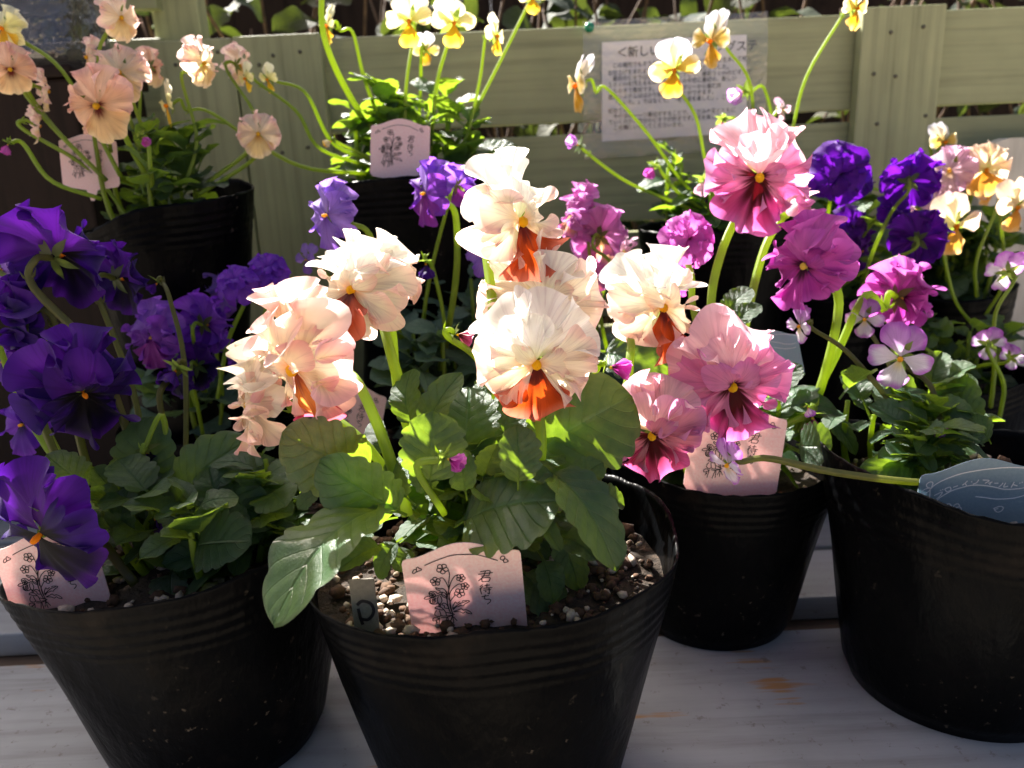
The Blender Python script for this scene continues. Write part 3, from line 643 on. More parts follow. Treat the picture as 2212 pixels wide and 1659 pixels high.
def flower(plant, pos, R, yaw, pitch, roll, var, kind, seed, res=1.0, name=None):
    rg = random.Random(seed * 7919 + 13)
    yw, pt = R_(yaw), R_(pitch)
    f = np.array([math.sin(yw) * math.cos(pt), -math.cos(yw) * math.cos(pt), math.sin(pt)])
    X = nrm(np.cross([0, 0, 1.0], f)); Y = np.cross(f, X)
    c_, s_ = math.cos(R_(roll)), math.sin(R_(roll)); X, Y = X * c_ + Y * s_, Y * c_ - X * s_
    M = Matrix(((X[0], Y[0], f[0], pos[0]), (X[1], Y[1], f[1], pos[1]), (X[2], Y[2], f[2], pos[2]), (0, 0, 0, 1)))
    # heart: eye, throat and spur
    A = Acc(); ng = 8; es = .55 if var in ('purple', 'royal', 'violet', 'orchid', 'lilac') and kind != 'bud' else 1.0
    th = np.linspace(0, 2 * np.pi, ng, endpoint=False)
    rows = [np.stack([q * es * R * np.cos(th), q * es * R * np.sin(th) * 1.1 - .035 * R, np.full(ng, zz * R)], 1) for q, zz in ((.004, .17), (.06, .15), (.085, .09), (.06, 0), (.045, -.06), (.035, -.15), (.012, -.24), (.002, -.26))]
    V = np.vstack(rows)
    cc = np.vstack([np.tile(lin(VAR[var]['eye']) if k < 4 else lin((120, 150, 60)), (ng, 1)) for k in range(8)])
    kname = "bud" if kind == 'bud' else "flower"
    fo = obj(kname, new_mesh(kname, V, grid_faces(8, ng, 0, True), M_PETAL, True, cc, np.zeros((len(V), 2))), plant, Matrix.Translation(-plant.location) @ M)
    def P(cls, phi, L, half, tilt, z0, **k):
        if kind == 'frill': k['bend'] = k.get('bend', -.3) + rg.uniform(-.3, .3); tilt += rg.uniform(-9, 9)
        a = dict(nu=max(8, int(20 * res)), nv=max(15, int((64 if kind == 'frill' else 40) * res)), ruf=.10, freq=2.0, bend=-.3, cup=0, curl=0)
        a.update(k)
        g = petal_geom(rg, L * R, R_(half), var, cls, a['nu'], a['nv'], a['ruf'], a['freq'], a['bend'], a['cup'], a['curl'], R_(tilt), R_(phi), z0 * R, **{q: a[q] for q in ('outline', 'claw', 'crinkle') if q in a})
        obj("petal", new_mesh("petal", g[0], g[1], M_PETAL, True, g[2], g[3]), fo)
    j = lambda s: rg.uniform(-s, s)
    if kind == 'frill':
        K = dict(crinkle=.030)
        P('top', 30 + j(7), 1.16, 50, -12 + j(8), -.06, ruf=.25, freq=2.3, bend=-.02, curl=-.2, **K)
        P('top', -30 + j(7), 1.16, 50, -7 + j(8), -.03, ruf=.25, freq=2.3, bend=-.02, curl=-.2, **K)
        P('top', j(16), .82, 50, 20 + j(10), 0, ruf=.30, freq=2.2, bend=-.1, curl=-.4, **K)
        P('side', 88 + j(8), 1.0, 44, 2 + j(9), .02, ruf=.25, freq=2.3, bend=-.1, curl=-.3, **K)
        P('side', -88 + j(8), 1.0, 44, 5 + j(9), .04, ruf=.25, freq=2.3, bend=-.1, curl=-.3, **K)
        P('side', 130 + j(8), .88, 34, 10 + j(8), .03, ruf=.24, freq=2.0, bend=-.2, curl=-.3, **K)
        P('side', -130 + j(8), .84, 34, 12 + j(8), .05, ruf=.24, freq=2.0, bend=-.2, curl=-.3, **K)
        P('side', 66 + j(14), .52, 48, 50 + j(10), .05, ruf=.34, freq=1.5, bend=-.9, curl=-1.1, **K)
        if rg.random() < .6: P('side', -60 + j(14), .50, 48, 54 + j(10), .06, ruf=.34, freq=1.5, bend=-.9, curl=-1.1, **K)
        P('lip', 180 + j(6), 1.04, 52, 24 + j(8), .04, ruf=.20, freq=2.1, bend=-.35, cup=-.05, **K)
    elif kind == 'pom':
        for k in range(11):
            q = k / 10
            P('top' if k % 3 else 'side', k * 137.5 + j(10), 1 - .5 * q, 58, 4 + 60 * q + j(6), .02 * k, ruf=.20 + .06 * q, freq=2.4, bend=-.5, curl=-.3, nv=22, nu=11)
    elif kind == 'pansy':
        P('top', 34 + j(5), 1.0, 58, -8 + j(6), -.06, ruf=.19, freq=2.4, bend=-.25, curl=-.15)
        P('top', -34 + j(5), 1.0, 58, -5 + j(6), -.03, ruf=.19, freq=2.4, bend=-.25, curl=-.15)
        P('side', 95 + j(5), .92, 50, 8 + j(6), .0, ruf=.18, freq=2.0, bend=-.35, curl=-.2)
        P('side', -95 + j(5), .92, 50, 10 + j(6), .02, ruf=.18, freq=2.0, bend=-.35, curl=-.2)
        P('lip', 180 + j(5), 1.0, 60, 14 + j(6), .03, ruf=.10, freq=2.0, bend=-.5, cup=-.06)
    elif kind == 'viola':
        P('top', 24 + j(7), 1.05, 36, -12 + j(10), -.05, ruf=.035, freq=1.2, bend=-.35, outline=.35, crinkle=.006)
        P('top', -24 + j(7), 1.05, 36, -8 + j(10), -.02, ruf=.035, freq=1.2, bend=-.35, outline=.35, crinkle=.006)
        P('side', 88 + j(10), .88, 33, 12 + j(12), 0, ruf=.05, freq=1.2, bend=-.4, outline=.35, crinkle=.006)
        P('side', -88 + j(10), .88, 33, 14 + j(12), .02, ruf=.05, freq=1.2, bend=-.4, outline=.35, crinkle=.006)
        P('lip', 180 + j(5), .95, 40, 20 + j(6), .03, ruf=.05, freq=1.4, bend=-.6, cup=-.12, outline=.32, crinkle=.006)
    elif kind == 'bud':
        for k in range(5):
            P('top' if k < 3 else 'lip', k * 72 + j(12), 1.15, 36, 62 + j(9), 0, ruf=.07, freq=1.4, bend=.25, nu=10, nv=12)
    S = sepal_geom(rg, R, 5, {'bud': .95, 'viola': .55}.get(kind, .42), {'bud': .55}.get(kind, .85))
    obj("calyx", S.mesh("calyx", M_SEPAL), fo)
    return f
def stem(plant, pts, r, mat, n=26, bracts=True, seed=0):
    path = spline(pts, n) - np.array(plant.location)
    rg_ = random.Random(seed + 5); rad = np.linspace(r * 1.05, r * .72, n) * (1 + .05 * np.sin(np.linspace(0, 9, n) + rg_.uniform(0, 6)))
    v, f = tube(path, rad, 16, True, .11); A = Acc(); A.add(v, f)
    if bracts:      # the tiny pair of bracts up the flower stalk
        rg = random.Random(seed); i = int(n * rg.uniform(.55, .7)); p = path[i]; t = nrm(path[i + 1] - path[i])
        for s_ in (-1, 1):
            d = nrm(np.cross(t, [0, 1, .1]) * s_ + t * .7)
            v, f = tube([p, p + d * r * 1.6, p + d * r * 2.6 + t * r], [r * .5, r * .35, r * .05], 5); A.add(v, f)
    obj("flower_stem", A.mesh("flower_stem", mat), plant)
PLANT = {}
def make_plant(key, label, pot, name="pansy_plant", cat="pansy"):
    o = empty(name, (pot.c[0], pot.c[1], pot.zs)); tag(o, label, cat, "potted pansies and violas in flower"); PLANT[key] = o; return o
SEED = [100]
def put(key, x, y, d, zc, yaw, pitch, roll, var, kind='pansy', via=None, base=None, r=None, mat=None, res=None, stem_on=True, off=(0, 0)):
    """one bloom with its stalk; d its width in frame units"""
    SEED[0] += 1; sd = SEED[0]; pl = PLANT[key]; pot = POT[key]
    c = at(x, y, zc); R = d * .5 / F * zc
    R *= {'frill': 1.08, 'pansy': 1.14}.get(kind, 1.0)
    if res is None: res = 1.0 if d > 150 else .75 if d > 90 else .6
    f = flower(pl, c, R, yaw, pitch, roll, var, kind, sd, res)
    if not stem_on: return
    rg = random.Random(sd)
    att = c - f * R * .2
    hook = att - f * R * .34 + np.array([0, 0, .10 * R])
    side = np.array([f[0], f[1], 0]); side = side / (np.linalg.norm(side) + .3)
    pre = hook - side * R * .22 + np.array([0, 0, -.42 * R])
    if base is None:
        a = rg.uniform(0, 6.28); bpt = np.array([pot.c[0] + pot.rx * .3 * math.cos(a), pot.c[1] + pot.ry * .3 * math.sin(a), pot.zs - .008])
    else: bpt = at(*base)
    pts = [bpt]
    if via: pts += [at(*q) for q in via]
    else:
        mid = bpt * .45 + pre * .55; mid = mid + np.array([rg.uniform(-.008, .008), rg.uniform(-.008, .008), .01]); pts.append(mid)
    pts += [pre, hook, att]
    stem(pl, pts, r or (.0016 if zc > .6 else .0024), mat or M_STEM, 28, True, sd)

# ------------------------------------------------------------------ plants
# A: the cream ruffled plant in the front pot
P_ = POT['A']; A_ = make_plant('A', "cream and peach frilled pansies with orange lips in the pot with the wooden stick", P_)
put('A', 1158, 780, 250, .400, 4, -8, 2, 'cream', 'frill', via=[(1170, 960, .415)], base=(1150, 1080, .43), r=.0026)
put('A', 1172, 655, 262, .445, 8, 22, -6, 'creamw', 'frill')
put('A', 1120, 475, 250, .440, 52, 2, 0, 'cream', 'frill', via=[(1050, 930, .445), (1066, 700, .44)], base=(1040, 1080, .45), r=.0030)
put('A', 640, 790, 290, .395, -52, -12, 8, 'creamor', 'frill', via=[(828, 950, .395), (775, 830, .39)], base=(880, 1110, .41), r=.0031)
put('A', 765, 625, 225, .440, -28, 22, 0, 'cream', 'frill', via=[(880, 880, .44), (838, 740, .445)], base=(960, 1080, .45), r=.0030)
put('A', 856, 590, 130, .465, 150, 18, 0, 'creamw', 'frill', via=[(862, 860, .455), (848, 720, .46)], base=(930, 1080, .45), r=.0024)
put('A', 545, 870, 215, .435, -70, -8, -10, 'wilt', 'frill', via=[(790, 960, .42), (680, 880, .43)], base=(900, 1120, .42), r=.0024)
put('A', 1425, 660, 220, .49, 40, 2, 0, 'cream', 'frill', via=[(1330, 900, .47), (1362, 760, .48)], base=(1150, 1100, .45), r=.0030)
put('A', 988, 722, 66, .45, 100, -25, 0, 'rose', 'bud', via=[(1045, 800, .45)], base=(1060, 1000, .45), r=.002)
put('A', 968, 990, 72, .375, 62, -18, 0, 'magenta', 'bud', via=[(900, 1010, .38)], base=(960, 1110, .40), r=.0018)
put('A', 1318, 792, 84, .46, 80, -10, 0, 'magenta', 'bud', via=[(1240, 900, .46)], base=(1180, 1050, .45), r=.002)
def hero(key, me, b, t, nh, wr=1.0):
    pl = PLANT[key]; add_leaf(pl, me, at(*b), at(*t), nrm(nh), wr)
UPC = np.array([0, -.75, .65])      # towards the viewer and up
hero('A', HERO[0], (850, 1095, .395), (548, 1265, .338), (-.15, .05, 1), .98)
hero('A', HERO[1], (820, 1030, .405), (604, 950, .385), (-.25, -.9, .25), .95)
hero('A', HERO[1], (880, 1110, .40), (690, 1015, .375), (-.2, -.95, .25), .85)
hero('A', HERO[2], (985, 1140, .405), (1205, 1070, .378), (.0, -.45, .9), .95)
hero('A', HERO[2], (1120, 1000, .435), (1366, 852, .430), (.05, -.85, .5), .80)
hero('A', HERO[3], (1170, 1010, .40), (1366, 1178, .36), (.35, -.6, .7), .72)
hero('A', HERO[4], (1120, 1060, .385), (1120, 915, .385), (.1, -1, .2), 1.25)
hero('A', HERO[1], (1000, 1010, .42), (1008, 828, .425), (-.1, -1, .3), 1.0)
hero('A', HERO[0], (790, 1190, .385), (955, 1105, .365), (.1, -.7, .7), .8)
hero('A', HERO[4], (920, 960, .42), (975, 800, .41), (-.6, -.8, .2), .9)
hero('A', HERO[2], (930, 1060, .39), (935, 890, .385), (0, -1, .15), .85)
hero('A', HERO[0], (900, 930, .43), (868, 795, .43), (-.5, -.7, .5), 1.0)
hero('A', HERO[3], (1200, 1130, .42), (1262, 1270, .40), (.1, -.7, .6), .7)
hero('A', HERO[0], (1060, 990, .43), (1120, 860, .43), (.2, -.8, .6), 1.0)
hero('A', HERO[3], (1120, 1230, .42), (1235, 1340, .395), (.1, -.6, .8), .8)
hero('A', HERO[4], (830, 1180, .39), (735, 1215, .37), (-.1, -.6, .8), 1.0)
for (b, t, nh, w_) in [((960, 1060, .40), (890, 1010, .385), (-.4, -.8, .5), 1.0), ((1010, 1080, .40), (1000, 985, .385), (.1, -.9, .4), 1.0), ((1040, 1050, .41), (1075, 960, .40), (.2, -.9, .4), 1.0),
    ((1060, 900, .44), (1040, 800, .44), (-.4, -.6, .7), .9), ((980, 900, .43), (930, 830, .42), (-.5, -.5, .7), 1.0), ((1130, 1110, .40), (1210, 1150, .375), (.3, -.6, .7), .9), ((900, 1090, .40), (830, 1000, .395), (-.5, -.7, .5), .9),
    ((940, 1140, .40), (868, 1195, .385), (-.2, -.6, .8), .9), ((1220, 1060, .41), (1300, 1000, .40), (.2, -.8, .6), .9), ((1230, 1120, .42), (1330, 1130, .40), (.3, -.7, .7), .8), ((860, 1000, .43), (790, 905, .43), (-.4, -.6, .6), .9), ((700, 1060, .43), (640, 1090, .42), (-.2, -.6, .8), 1.0),
    ((880, 1160, .41), (800, 1230, .395), (-.2, -.5, .8), 1.0), ((860, 1120, .42), (745, 1160, .41), (-.3, -.5, .8), .9), ((820, 1130, .43), (715, 1215, .41), (-.2, -.4, .9), .9), ((1190, 1160, .41), (1290, 1205, .39), (.2, -.6, .8), 1.0), ((1180, 1120, .42), (1285, 1120, .41), (.3, -.5, .8), 1.0), ((1160, 1190, .41), (1200, 1290, .39), (.1, -.6, .8), 1.0), ((900, 1180, .41), (850, 1225, .40), (-.1, -.6, .8), 1.1), ((1240, 1080, .43), (1350, 1090, .43), (.3, -.5, .8), 1.0)]:
    add_leaf(A_, LEAVES[(b[0] // 10) % 5], at(*b), at(*t), nrm(nh), w_)
clump(A_, (P_.c[0] - .005, P_.c[1] + .01), P_.zs, .05, .08, 150, .045, 21, shoots=14)

# B: deep purple, front left
P_ = POT['B']; B_ = make_plant('B', "deep purple pansies with black hearts standing in shade beside the cream ones", P_)
put('B', 128, 548, 225, .50, 168, 14, 0, 'purple', 'pansy', via=[(300, 1020, .49), (215, 780, .475)], base=(330, 1180, .49), r=.0027, mat=M_STEMB)
put('B', 262, 600, 150, .54, 150, -4, 0, 'purple', 'pansy', via=[(300, 900, .53), (262, 770, .53)], base=(330, 1150, .52), r=.0022, mat=M_STEMB)
put('B', 36, 690, 180, .50, -70, -6, 0, 'purple', 'frill', via=[(110, 960, .5), (80, 800, .51)], base=(250, 1180, .5), r=.0024, mat=M_STEMB)
put('B', 178, 845, 225, .455, 48, -30, 14, 'purple', 'frill', via=[(190, 1010, .48)], base=(260, 1150, .48), r=.0026, mat=M_STEMB)
put('B', 84, 1150, 290, .40, -22, -22, 14, 'purple', 'pansy', via=[(190, 1130, .45)], base=(290, 1260, .44), r=.0026, mat=M_STEMB)
put('B', 0, 580, 130, .55, 160, 8, 0, 'lilac', 'pansy', via=[(60, 900, .53)], base=(240, 1150, .5), r=.0024)
put('B', 50, 915, 130, .54, -20, 10, 0, 'violet', 'pansy', r=.0022)
put('B', 10, 780, 100, .56, -20, 10, 0, 'violet', 'pansy', stem_on=False)
put('B', 318, 975, 66, .47, 175, -60, 0, 'purple', 'bud', via=[(352, 900, .475)], base=(370, 1100, .48), r=.0016)
put('B', 378, 800, 84, .53, -20, -35, 0, 'purple', 'bud', via=[(365, 960, .52), (345, 850, .52)], base=(380, 1120, .5), r=.002, mat=M_STEMB)
put('B', 335, 1120, 60, .45, 60, -55, 0, 'purple', 'bud', r=.0016)
put('B', 338, 612, 46, .56, -60, -45, 0, 'purple', 'bud', via=[(400, 800, .55), (368, 650, .555)], base=(400, 1080, .54), r=.0018, mat=M_STEMB)
clump(B_, (P_.c[0] + .015, P_.c[1]), P_.zs, .070, .06, 210, .045, 22, shoots=18)
hero('B', HERO[2], (470, 1180, .44), (505, 1080, .44), (.0, -1, .3), .9)
hero('B', HERO[0], (380, 1100, .47), (505, 950, .45), (.1, -.8, .6), .9)
hero('B', HERO[1], (300, 1100, .48), (320, 905, .47), (.2, -1, .2), .8)
hero('B', HERO[1], (420, 1180, .44), (520, 1160, .42), (.1, -.7, .7), 1.1)
hero('B', HERO[0], (430, 1080, .46), (580, 1110, .44), (.1, -.7, .7), .9)
hero('B', HERO[1], (200, 1060, .47), (100, 990, .45), (-.1, -.8, .6), 1.0)
hero('B', HERO[0], (270, 1180, .45), (265, 1060, .44), (0, -1, .2), .8)
hero('B', HERO[3], (500, 1080, .47), (600, 1050, .46), (.1, -.7, .7), .9)

# C: pink and magenta
P_ = POT['C']; C_ = make_plant('C', "pink and magenta frilled pansies on tall bright green stalks", P_)
put('C', 1640, 378, 225, .545, -6, -6, -6, 'pink', 'frill', via=[(1535, 680, .56), (1560, 540, .56)], base=(1560, 880, .57), r=.0034)
put('C', 1486, 516, 138, .56, -4, 14, 0, 'magenta', 'pom', via=[(1500, 680, .57), (1494, 600, .57)], base=(1560, 900, .58), r=.0026)
put('C', 1738, 448, 130, .585, 70, 12, 0, 'pink', 'frill', via=[(1610, 700, .58), (1650, 540, .585)], base=(1580, 880, .58), r=.0032)
put('C', 1742, 570, 180, .54, -62, -8, 0, 'magenta', 'frill', via=[(1775, 830, .56), (1812, 660, .55)], base=(1720, 950, .57), r=.0034)
put('C', 1580, 828, 250, .475, -2, -4, 4, 'pink', 'frill', r=.0026)
put('C', 1408, 935, 205, .455, -14, -12, 12, 'rose', 'frill', r=.0026)
put('C', 1944, 640, 140, .60, 120, -4, 0, 'magenta', 'frill', via=[(1800, 780, .585), (1868, 640, .585)], base=(1720, 930, .57), r=.0032)
put('C', 1756, 902, 82, .54, 0, -70, 0, 'magenta', 'bud', r=.0024)
put('C', 1478, 600, 80, .60, 40, -10, 0, 'magenta', 'pansy', stem_on=False)
hero('C', HERO[0], (1560, 700, .57), (1618, 615, .56), (-.3, -.7, .6), .9)
hero('C', HERO[0], (1570, 720, .56), (1640, 650, .55), (.2, -.5, .8), .8)
hero('C', HERO[1], (1720, 960, .53), (1790, 960, .51), (0, -1, .4), 1.6)
hero('C', HERO[0], (1660, 860, .54), (1720, 790, .52), (-.3, -.7, .6), 1.0)
hero('C', HERO[3], (1760, 900, .55), (1870, 960, .53), (.2, -.6, .7), .8)
hero('C', HERO[3], (1290, 760, .58), (1440, 790, .55), (0, -.8, .5), .9)
hero('C', HERO[0], (1420, 790, .55), (1500, 740, .54), (0, -.8, .5), .9)
clump(C_, P_.c, P_.zs, .06, .075, 120, .05, 23, shoots=8)

# D: purple and white violas with the blue card
P_ = POT['D']; D_ = make_plant('D', "slender purple and white violas behind the blue name card", P_, "viola_plant", "viola")
put('D', 1945, 772, 150, .52, -24, 0, -8, 'viola', 'viola', via=[(2032, 920, .51), (2008, 830, .52)], base=(2050, 1020, .50), r=.0021, mat=M_STEMB)
put('D', 1728, 703, 88, .54, -78, -10, 0, 'viola', 'viola', via=[(1925, 870, .52), (1830, 760, .53)], base=(2010, 980, .52), r=.0018, mat=M_STEMB)
put('D', 1572, 1002, 112, .42, -62, -28, 0, 'viola', 'viola', via=[(1990, 1042, .46), (1800, 1020, .44), (1660, 990, .425)], base=(2100, 1030, .5), r=.0019, mat=M_STEMB)
put('D', 1868, 688, 92, .58, -30, 6, 0, 'viola', 'viola', r=.0018, mat=M_STEMB)
put('D', 1745, 880, 40, .5, 30, -60, 0, 'viola', 'bud', stem_on=False)
put('D', 2010, 922, 60, .50, 70, -20, 0, 'viola', 'bud', r=.0016)
hero('D', HERO[0], (1980, 1000, .5), (1880, 1010, .48), (-.1, -.8, .6), .7)
hero('D', HERO[1], (2140, 960, .5), (2080, 900, .5), (0, -.9, .4), .9)
hero('D', HERO[0], (2110, 930, .53), (2050, 800, .53), (-.3, -.8, .4), .9)
hero('D', HERO[4], (2080, 900, .54), (2095, 810, .53), (-.3, -.8, .4), .9)
clump(D_, (P_.c[0] - .035, P_.c[1] + .03), P_.zs, .06, .06, 120, .046, 24, meshes=[LEAVES[1], LEAVES[3], LEAVES[6], LEAVES[4]], shoots=10)

# E: pale yellow violas
P_ = POT['E']; E_ = make_plant('E', "pale yellow violas on long thin stalks against the fence", P_, "viola_plant", "viola")
put('E', 884, 44, 118, .70, -6, -4, 0, 'yellow', 'viola', via=[(878, 180, .71)], base=(872, 330, .72))
put('E', 980, 48, 112, .71, 14, -4, 0, 'yellow', 'viola', via=[(944, 180, .73)], base=(930, 330, .74))
put('E', 706, 54, 84, .71, -58, -8, 0, 'yellow', 'viola', via=[(790, 180, .73), (762, 70, .72)], base=(850, 330, .74))
put('E', 1072, 76, 88, .72, 58, -6, 0, 'yellow', 'viola', via=[(1005, 300, .74), (1035, 180, .73)], base=(960, 350, .75))
put('E', 920, 108, 70, .76, 160, -10, 0, 'wyellow', 'viola', via=[(908, 200, .77)], base=(900, 330, .76))
put('E', 1150, -8, 80, .74, 20, 0, 0, 'yellow', 'viola', via=[(1020, 250, .76)], base=(960, 350, .75))
put('E', 672, -60, 90, .68, -30, 0, 0, 'yellow', 'viola', via=[(760, 215, .72), (700, 80, .69)], base=(840, 320, .73), r=.0026)
put('E', 530, 168, 66, .70, -50, -14, 0, 'yellow', 'viola', via=[(690, 320, .72), (640, 240, .71)], base=(800, 360, .74))
put('E', 578, 170, 66, .715, -40, -20, 0, 'yellow', 'viola', via=[(720, 310, .73), (660, 200, .72)], base=(820, 350, .74))
put('E', 362, 226, 104, .66, -62, -10, 0, 'yellow', 'viola', via=[(660, 362, .69), (560, 312, .68), (450, 240, .67)], base=(790, 375, .72))
put('E', 716, 305, 34, .69, -60, -20, 0, 'yellow', 'bud')
clump(E_, P_.c, P_.zs, .08, .105, 190, .050, 25, shoots=12, meshes=LEAVES[:6])

# F: peach pansies, back left
P_ = POT['F']; F_p = make_plant('F', "peach and cream pansies nodding beside the dark brown post", P_)
put('F', 260, 36, 92, .63, 58, -8, 0, 'peachpale', 'pansy', via=[(212, 130, .64)], base=(240, 330, .66))
put('F', 190, 122, 80, .66, -58, 0, 0, 'peachpale', 'pansy')
put('F', 258, 155, 118, .63, 10, 12, 0, 'peachpale', 'pansy')
put('F', 210, 225, 146, .60, -8, -14, 8, 'peach', 'pansy')
put('F', 438, 134, 96, .655, 70, -6, 0, 'peachpale', 'pansy', via=[(425, 300, .665), (392, 170, .66)], base=(400, 400, .67))
put('F', 22, 148, 96, .62, 24, -6, 0, 'peach', 'pansy', via=[(100, 260, .64)], base=(230, 390, .66))
put('F', 6, 60, 90, .63, -20, 4, 0, 'yellow', 'pansy', via=[(140, 160, .645)], base=(260, 380, .66))
put('F', 100, 195, 82, .645, 120, -14, 0, 'peachpale', 'pansy', via=[(130, 290, .65)], base=(230, 390, .66))
put('F', 82, 270, 74, .645, 120, -14, 0, 'peachpale', 'pansy')
put('F', 558, 288, 92, .66, 10, 6, 0, 'peachpale', 'pansy', via=[(540, 350, .71)], base=(430, 420, .67))
put('F', 518, 140, 80, .72, 140, 0, 0, 'peachpale', 'pansy', via=[(560, 290, .70)], base=(430, 410, .68))
put('F', 330, 145, 76, .70, 150, 0, 0, 'peach', 'pansy')
put('F', 308, 296, 38, .62, 60, -45, 0, 'magenta', 'bud', via=[(325, 360, .63), (318, 300, .625)], base=(330, 410, .65))
put('F', 16, 312, 40, .61, -30, -65, 0, 'magenta', 'bud', via=[(110, 390, .63), (50, 310, .62)], base=(220, 430, .65))
clump(F_p, P_.c, P_.zs, .07, .095, 150, .050, 26, shoots=9)

# G: violet and lilac pansies behind the purple pot
P_ = POT['G']; G_ = make_plant('G', "violet pansies catching the sun behind the deep purple pot", P_)
put('G', 578, 585, 110, .63, 10, 52, 0, 'violet', 'pom')
put('G', 510, 612, 112, .61, -14, 48, 0, 'violet', 'pom', via=[(492, 740, .63)], base=(470, 860, .65))
put('G', 415, 622, 118, .68, -30, 10, 0, 'lilac', 'frill')
put('G', 446, 700, 118, .62, 160, -4, 0, 'violet', 'frill')
put('G', 432, 790, 96, .62, 170, -20, 0, 'purple', 'pansy')
put('G', 330, 725, 128, .60, -18, -6, 0, 'orchid', 'frill')
put('G', 500, 760, 80, .66, 120, -10, 0, 'violet', 'pansy')
put('G', 470, 640, 90, .68, 30, 10, 0, 'lilac', 'frill')
put('G', 380, 820, 80, .60, -30, -10, 0, 'purple', 'pansy')
clump(G_, P_.c, P_.zs, .065, .09, 120, .055, 27, shoots=7, meshes=LEAVESB)

# H: lilac violas hidden behind the cream plant
P_ = POT['H']; H_ = make_plant('H', "lilac violas over blue green leaves between the cream pansies and the yellow violas", P_, "viola_plant", "viola")
put('H', 706, 462, 140, .55, -48, -2, 0, 'lilac', 'pansy', via=[(830, 640, .62), (800, 510, .57)], base=(880, 760, .68))
put('H', 918, 415, 132, .60, -52, -2, 0, 'orchid', 'pansy', via=[(985, 600, .64), (985, 470, .615)], base=(960, 760, .68))
put('H', 992, 400, 86, .64, 150, 0, 0, 'orchid', 'pansy')
put('H', 1052, 540, 104, .62, -30, 20, 0, 'lilac', 'pansy')
put('H', 920, 570, 62, .62, 10, -75, 0, 'purple', 'bud', via=[(960, 700, .66), (935, 580, .63)], base=(950, 800, .68))
put('H', 662, 560, 70, .66, -30, 0, 0, 'lilac', 'viola')
clump(H_, (P_.c[0] + .01, P_.c[1]), P_.zs, .075, .15, 290, .054, 28, shoots=20, meshes=LEAVESB)

# I: mauve pansies
P_ = POT['I']; I_ = make_plant('I', "dusty mauve pansies with yellowish lips seen from behind", P_)
put('I', 1240, 455, 108, .66, -70, 10, 0, 'mauve', 'frill', via=[(1300, 700, .68), (1272, 540, .665)], base=(1320, 800, .72))
put('I', 1300, 510, 118, .66, 150, 0, 0, 'mauve', 'frill', via=[(1340, 720, .68), (1325, 580, .65)], base=(1340, 800, .72))
put('I', 1345, 545, 90, .69, 40, 10, 0, 'blush', 'frill')
put('I', 1280, 592, 92, .69, -30, -10, 0, 'mauve', 'frill')
clump(I_, P_.c, P_.zs, .06, .07, 90, .05, 29, shoots=7, meshes=LEAVESB)

# J: white and yellow violas under the notice
P_ = POT['J']; J_ = make_plant('J', "white and golden violas on arching stalks in front of the notice", P_, "viola_plant", "viola")
put('J', 1246, 182, 128, .74, -74, -4, 0, 'wyellow', 'viola', via=[(1480, 400, .76), (1400, 290, .75), (1310, 190, .745)], base=(1570, 480, .77))
put('J', 1456, 150, 128, .70, -4, -8, 0, 'wyellow', 'viola', via=[(1530, 370, .73), (1502, 250, .715)], base=(1580, 480, .76))
put('J', 1536, 86, 124, .73, -66, -4, 0, 'wyellow', 'viola', via=[(1625, 330, .75), (1620, 180, .74)], base=(1600, 480, .77))
put('J', 1850, 16, 100, .72, 30, -10, 0, 'wyellow', 'viola', via=[(1700, 320, .75), (1740, 170, .74)], base=(1630, 470, .77))
put('J', 1604, 198, 62, .76, -60, -20, 0, 'viola', 'bud', via=[(1668, 300, .77), (1650, 190, .765)], base=(1620, 470, .78))
put('J', 1560, 262, 56, .75, -30, -60, 0, 'mauve', 'bud', via=[(1600, 340, .76), (1590, 260, .755)], base=(1600, 470, .77))
put('J', 1412, 362, 46, .74, -60, -45, 0, 'magenta', 'bud', via=[(1470, 420, .75)], base=(1570, 480, .77))
put('J', 1248, 312, 50, .74, -60, 20, 0, 'viola', 'bud', via=[(1460, 438, .75), (1350, 390, .745)], base=(1570, 480, .77))
put('J', 1520, 392, 54, .72, -30, -55, 0, 'blush', 'bud')
put('J', 1690, 235, 54, .79, 30, 0, 0, 'blush', 'viola')
clump(J_, P_.c, P_.zs, .07, .09, 110, .048, 30, shoots=8)

# K: dark violet frilled
P_ = POT['K']; K_ = make_plant('K', "dark royal violet frilled pansies in front of the upright fence board", P_)
put('K', 1812, 374, 158, .69, -10, 0, 0, 'royal', 'pom')
put('K', 1856, 395, 96, .72, 40, 0, 0, 'royal', 'pom')
put('K', 1966, 390, 112, .68, 150, 6, 0, 'royal', 'frill', via=[(1880, 560, .71), (1925, 460, .69)], base=(1860, 660, .76))
put('K', 1926, 452, 88, .71, 30, 0, 0, 'royal', 'pom')
put('K', 1985, 516, 112, .69, 140, 0, 0, 'royal', 'frill')
put('K', 1836, 488, 100, .74, 20, 0, 0, 'royal', 'pom')
put('K', 1545, 446, 56, .78, -20, 0, 0, 'royal', 'frill')
put('K', 1860, 540, 80, .75, 20, -10, 0, 'royal', 'frill')
put('K', 1760, 600, 70, .76, 0, -10, 0, 'royal', 'pansy')
clump(K_, P_.c, P_.zs, .085, .15, 190, .052, 31, shoots=12)

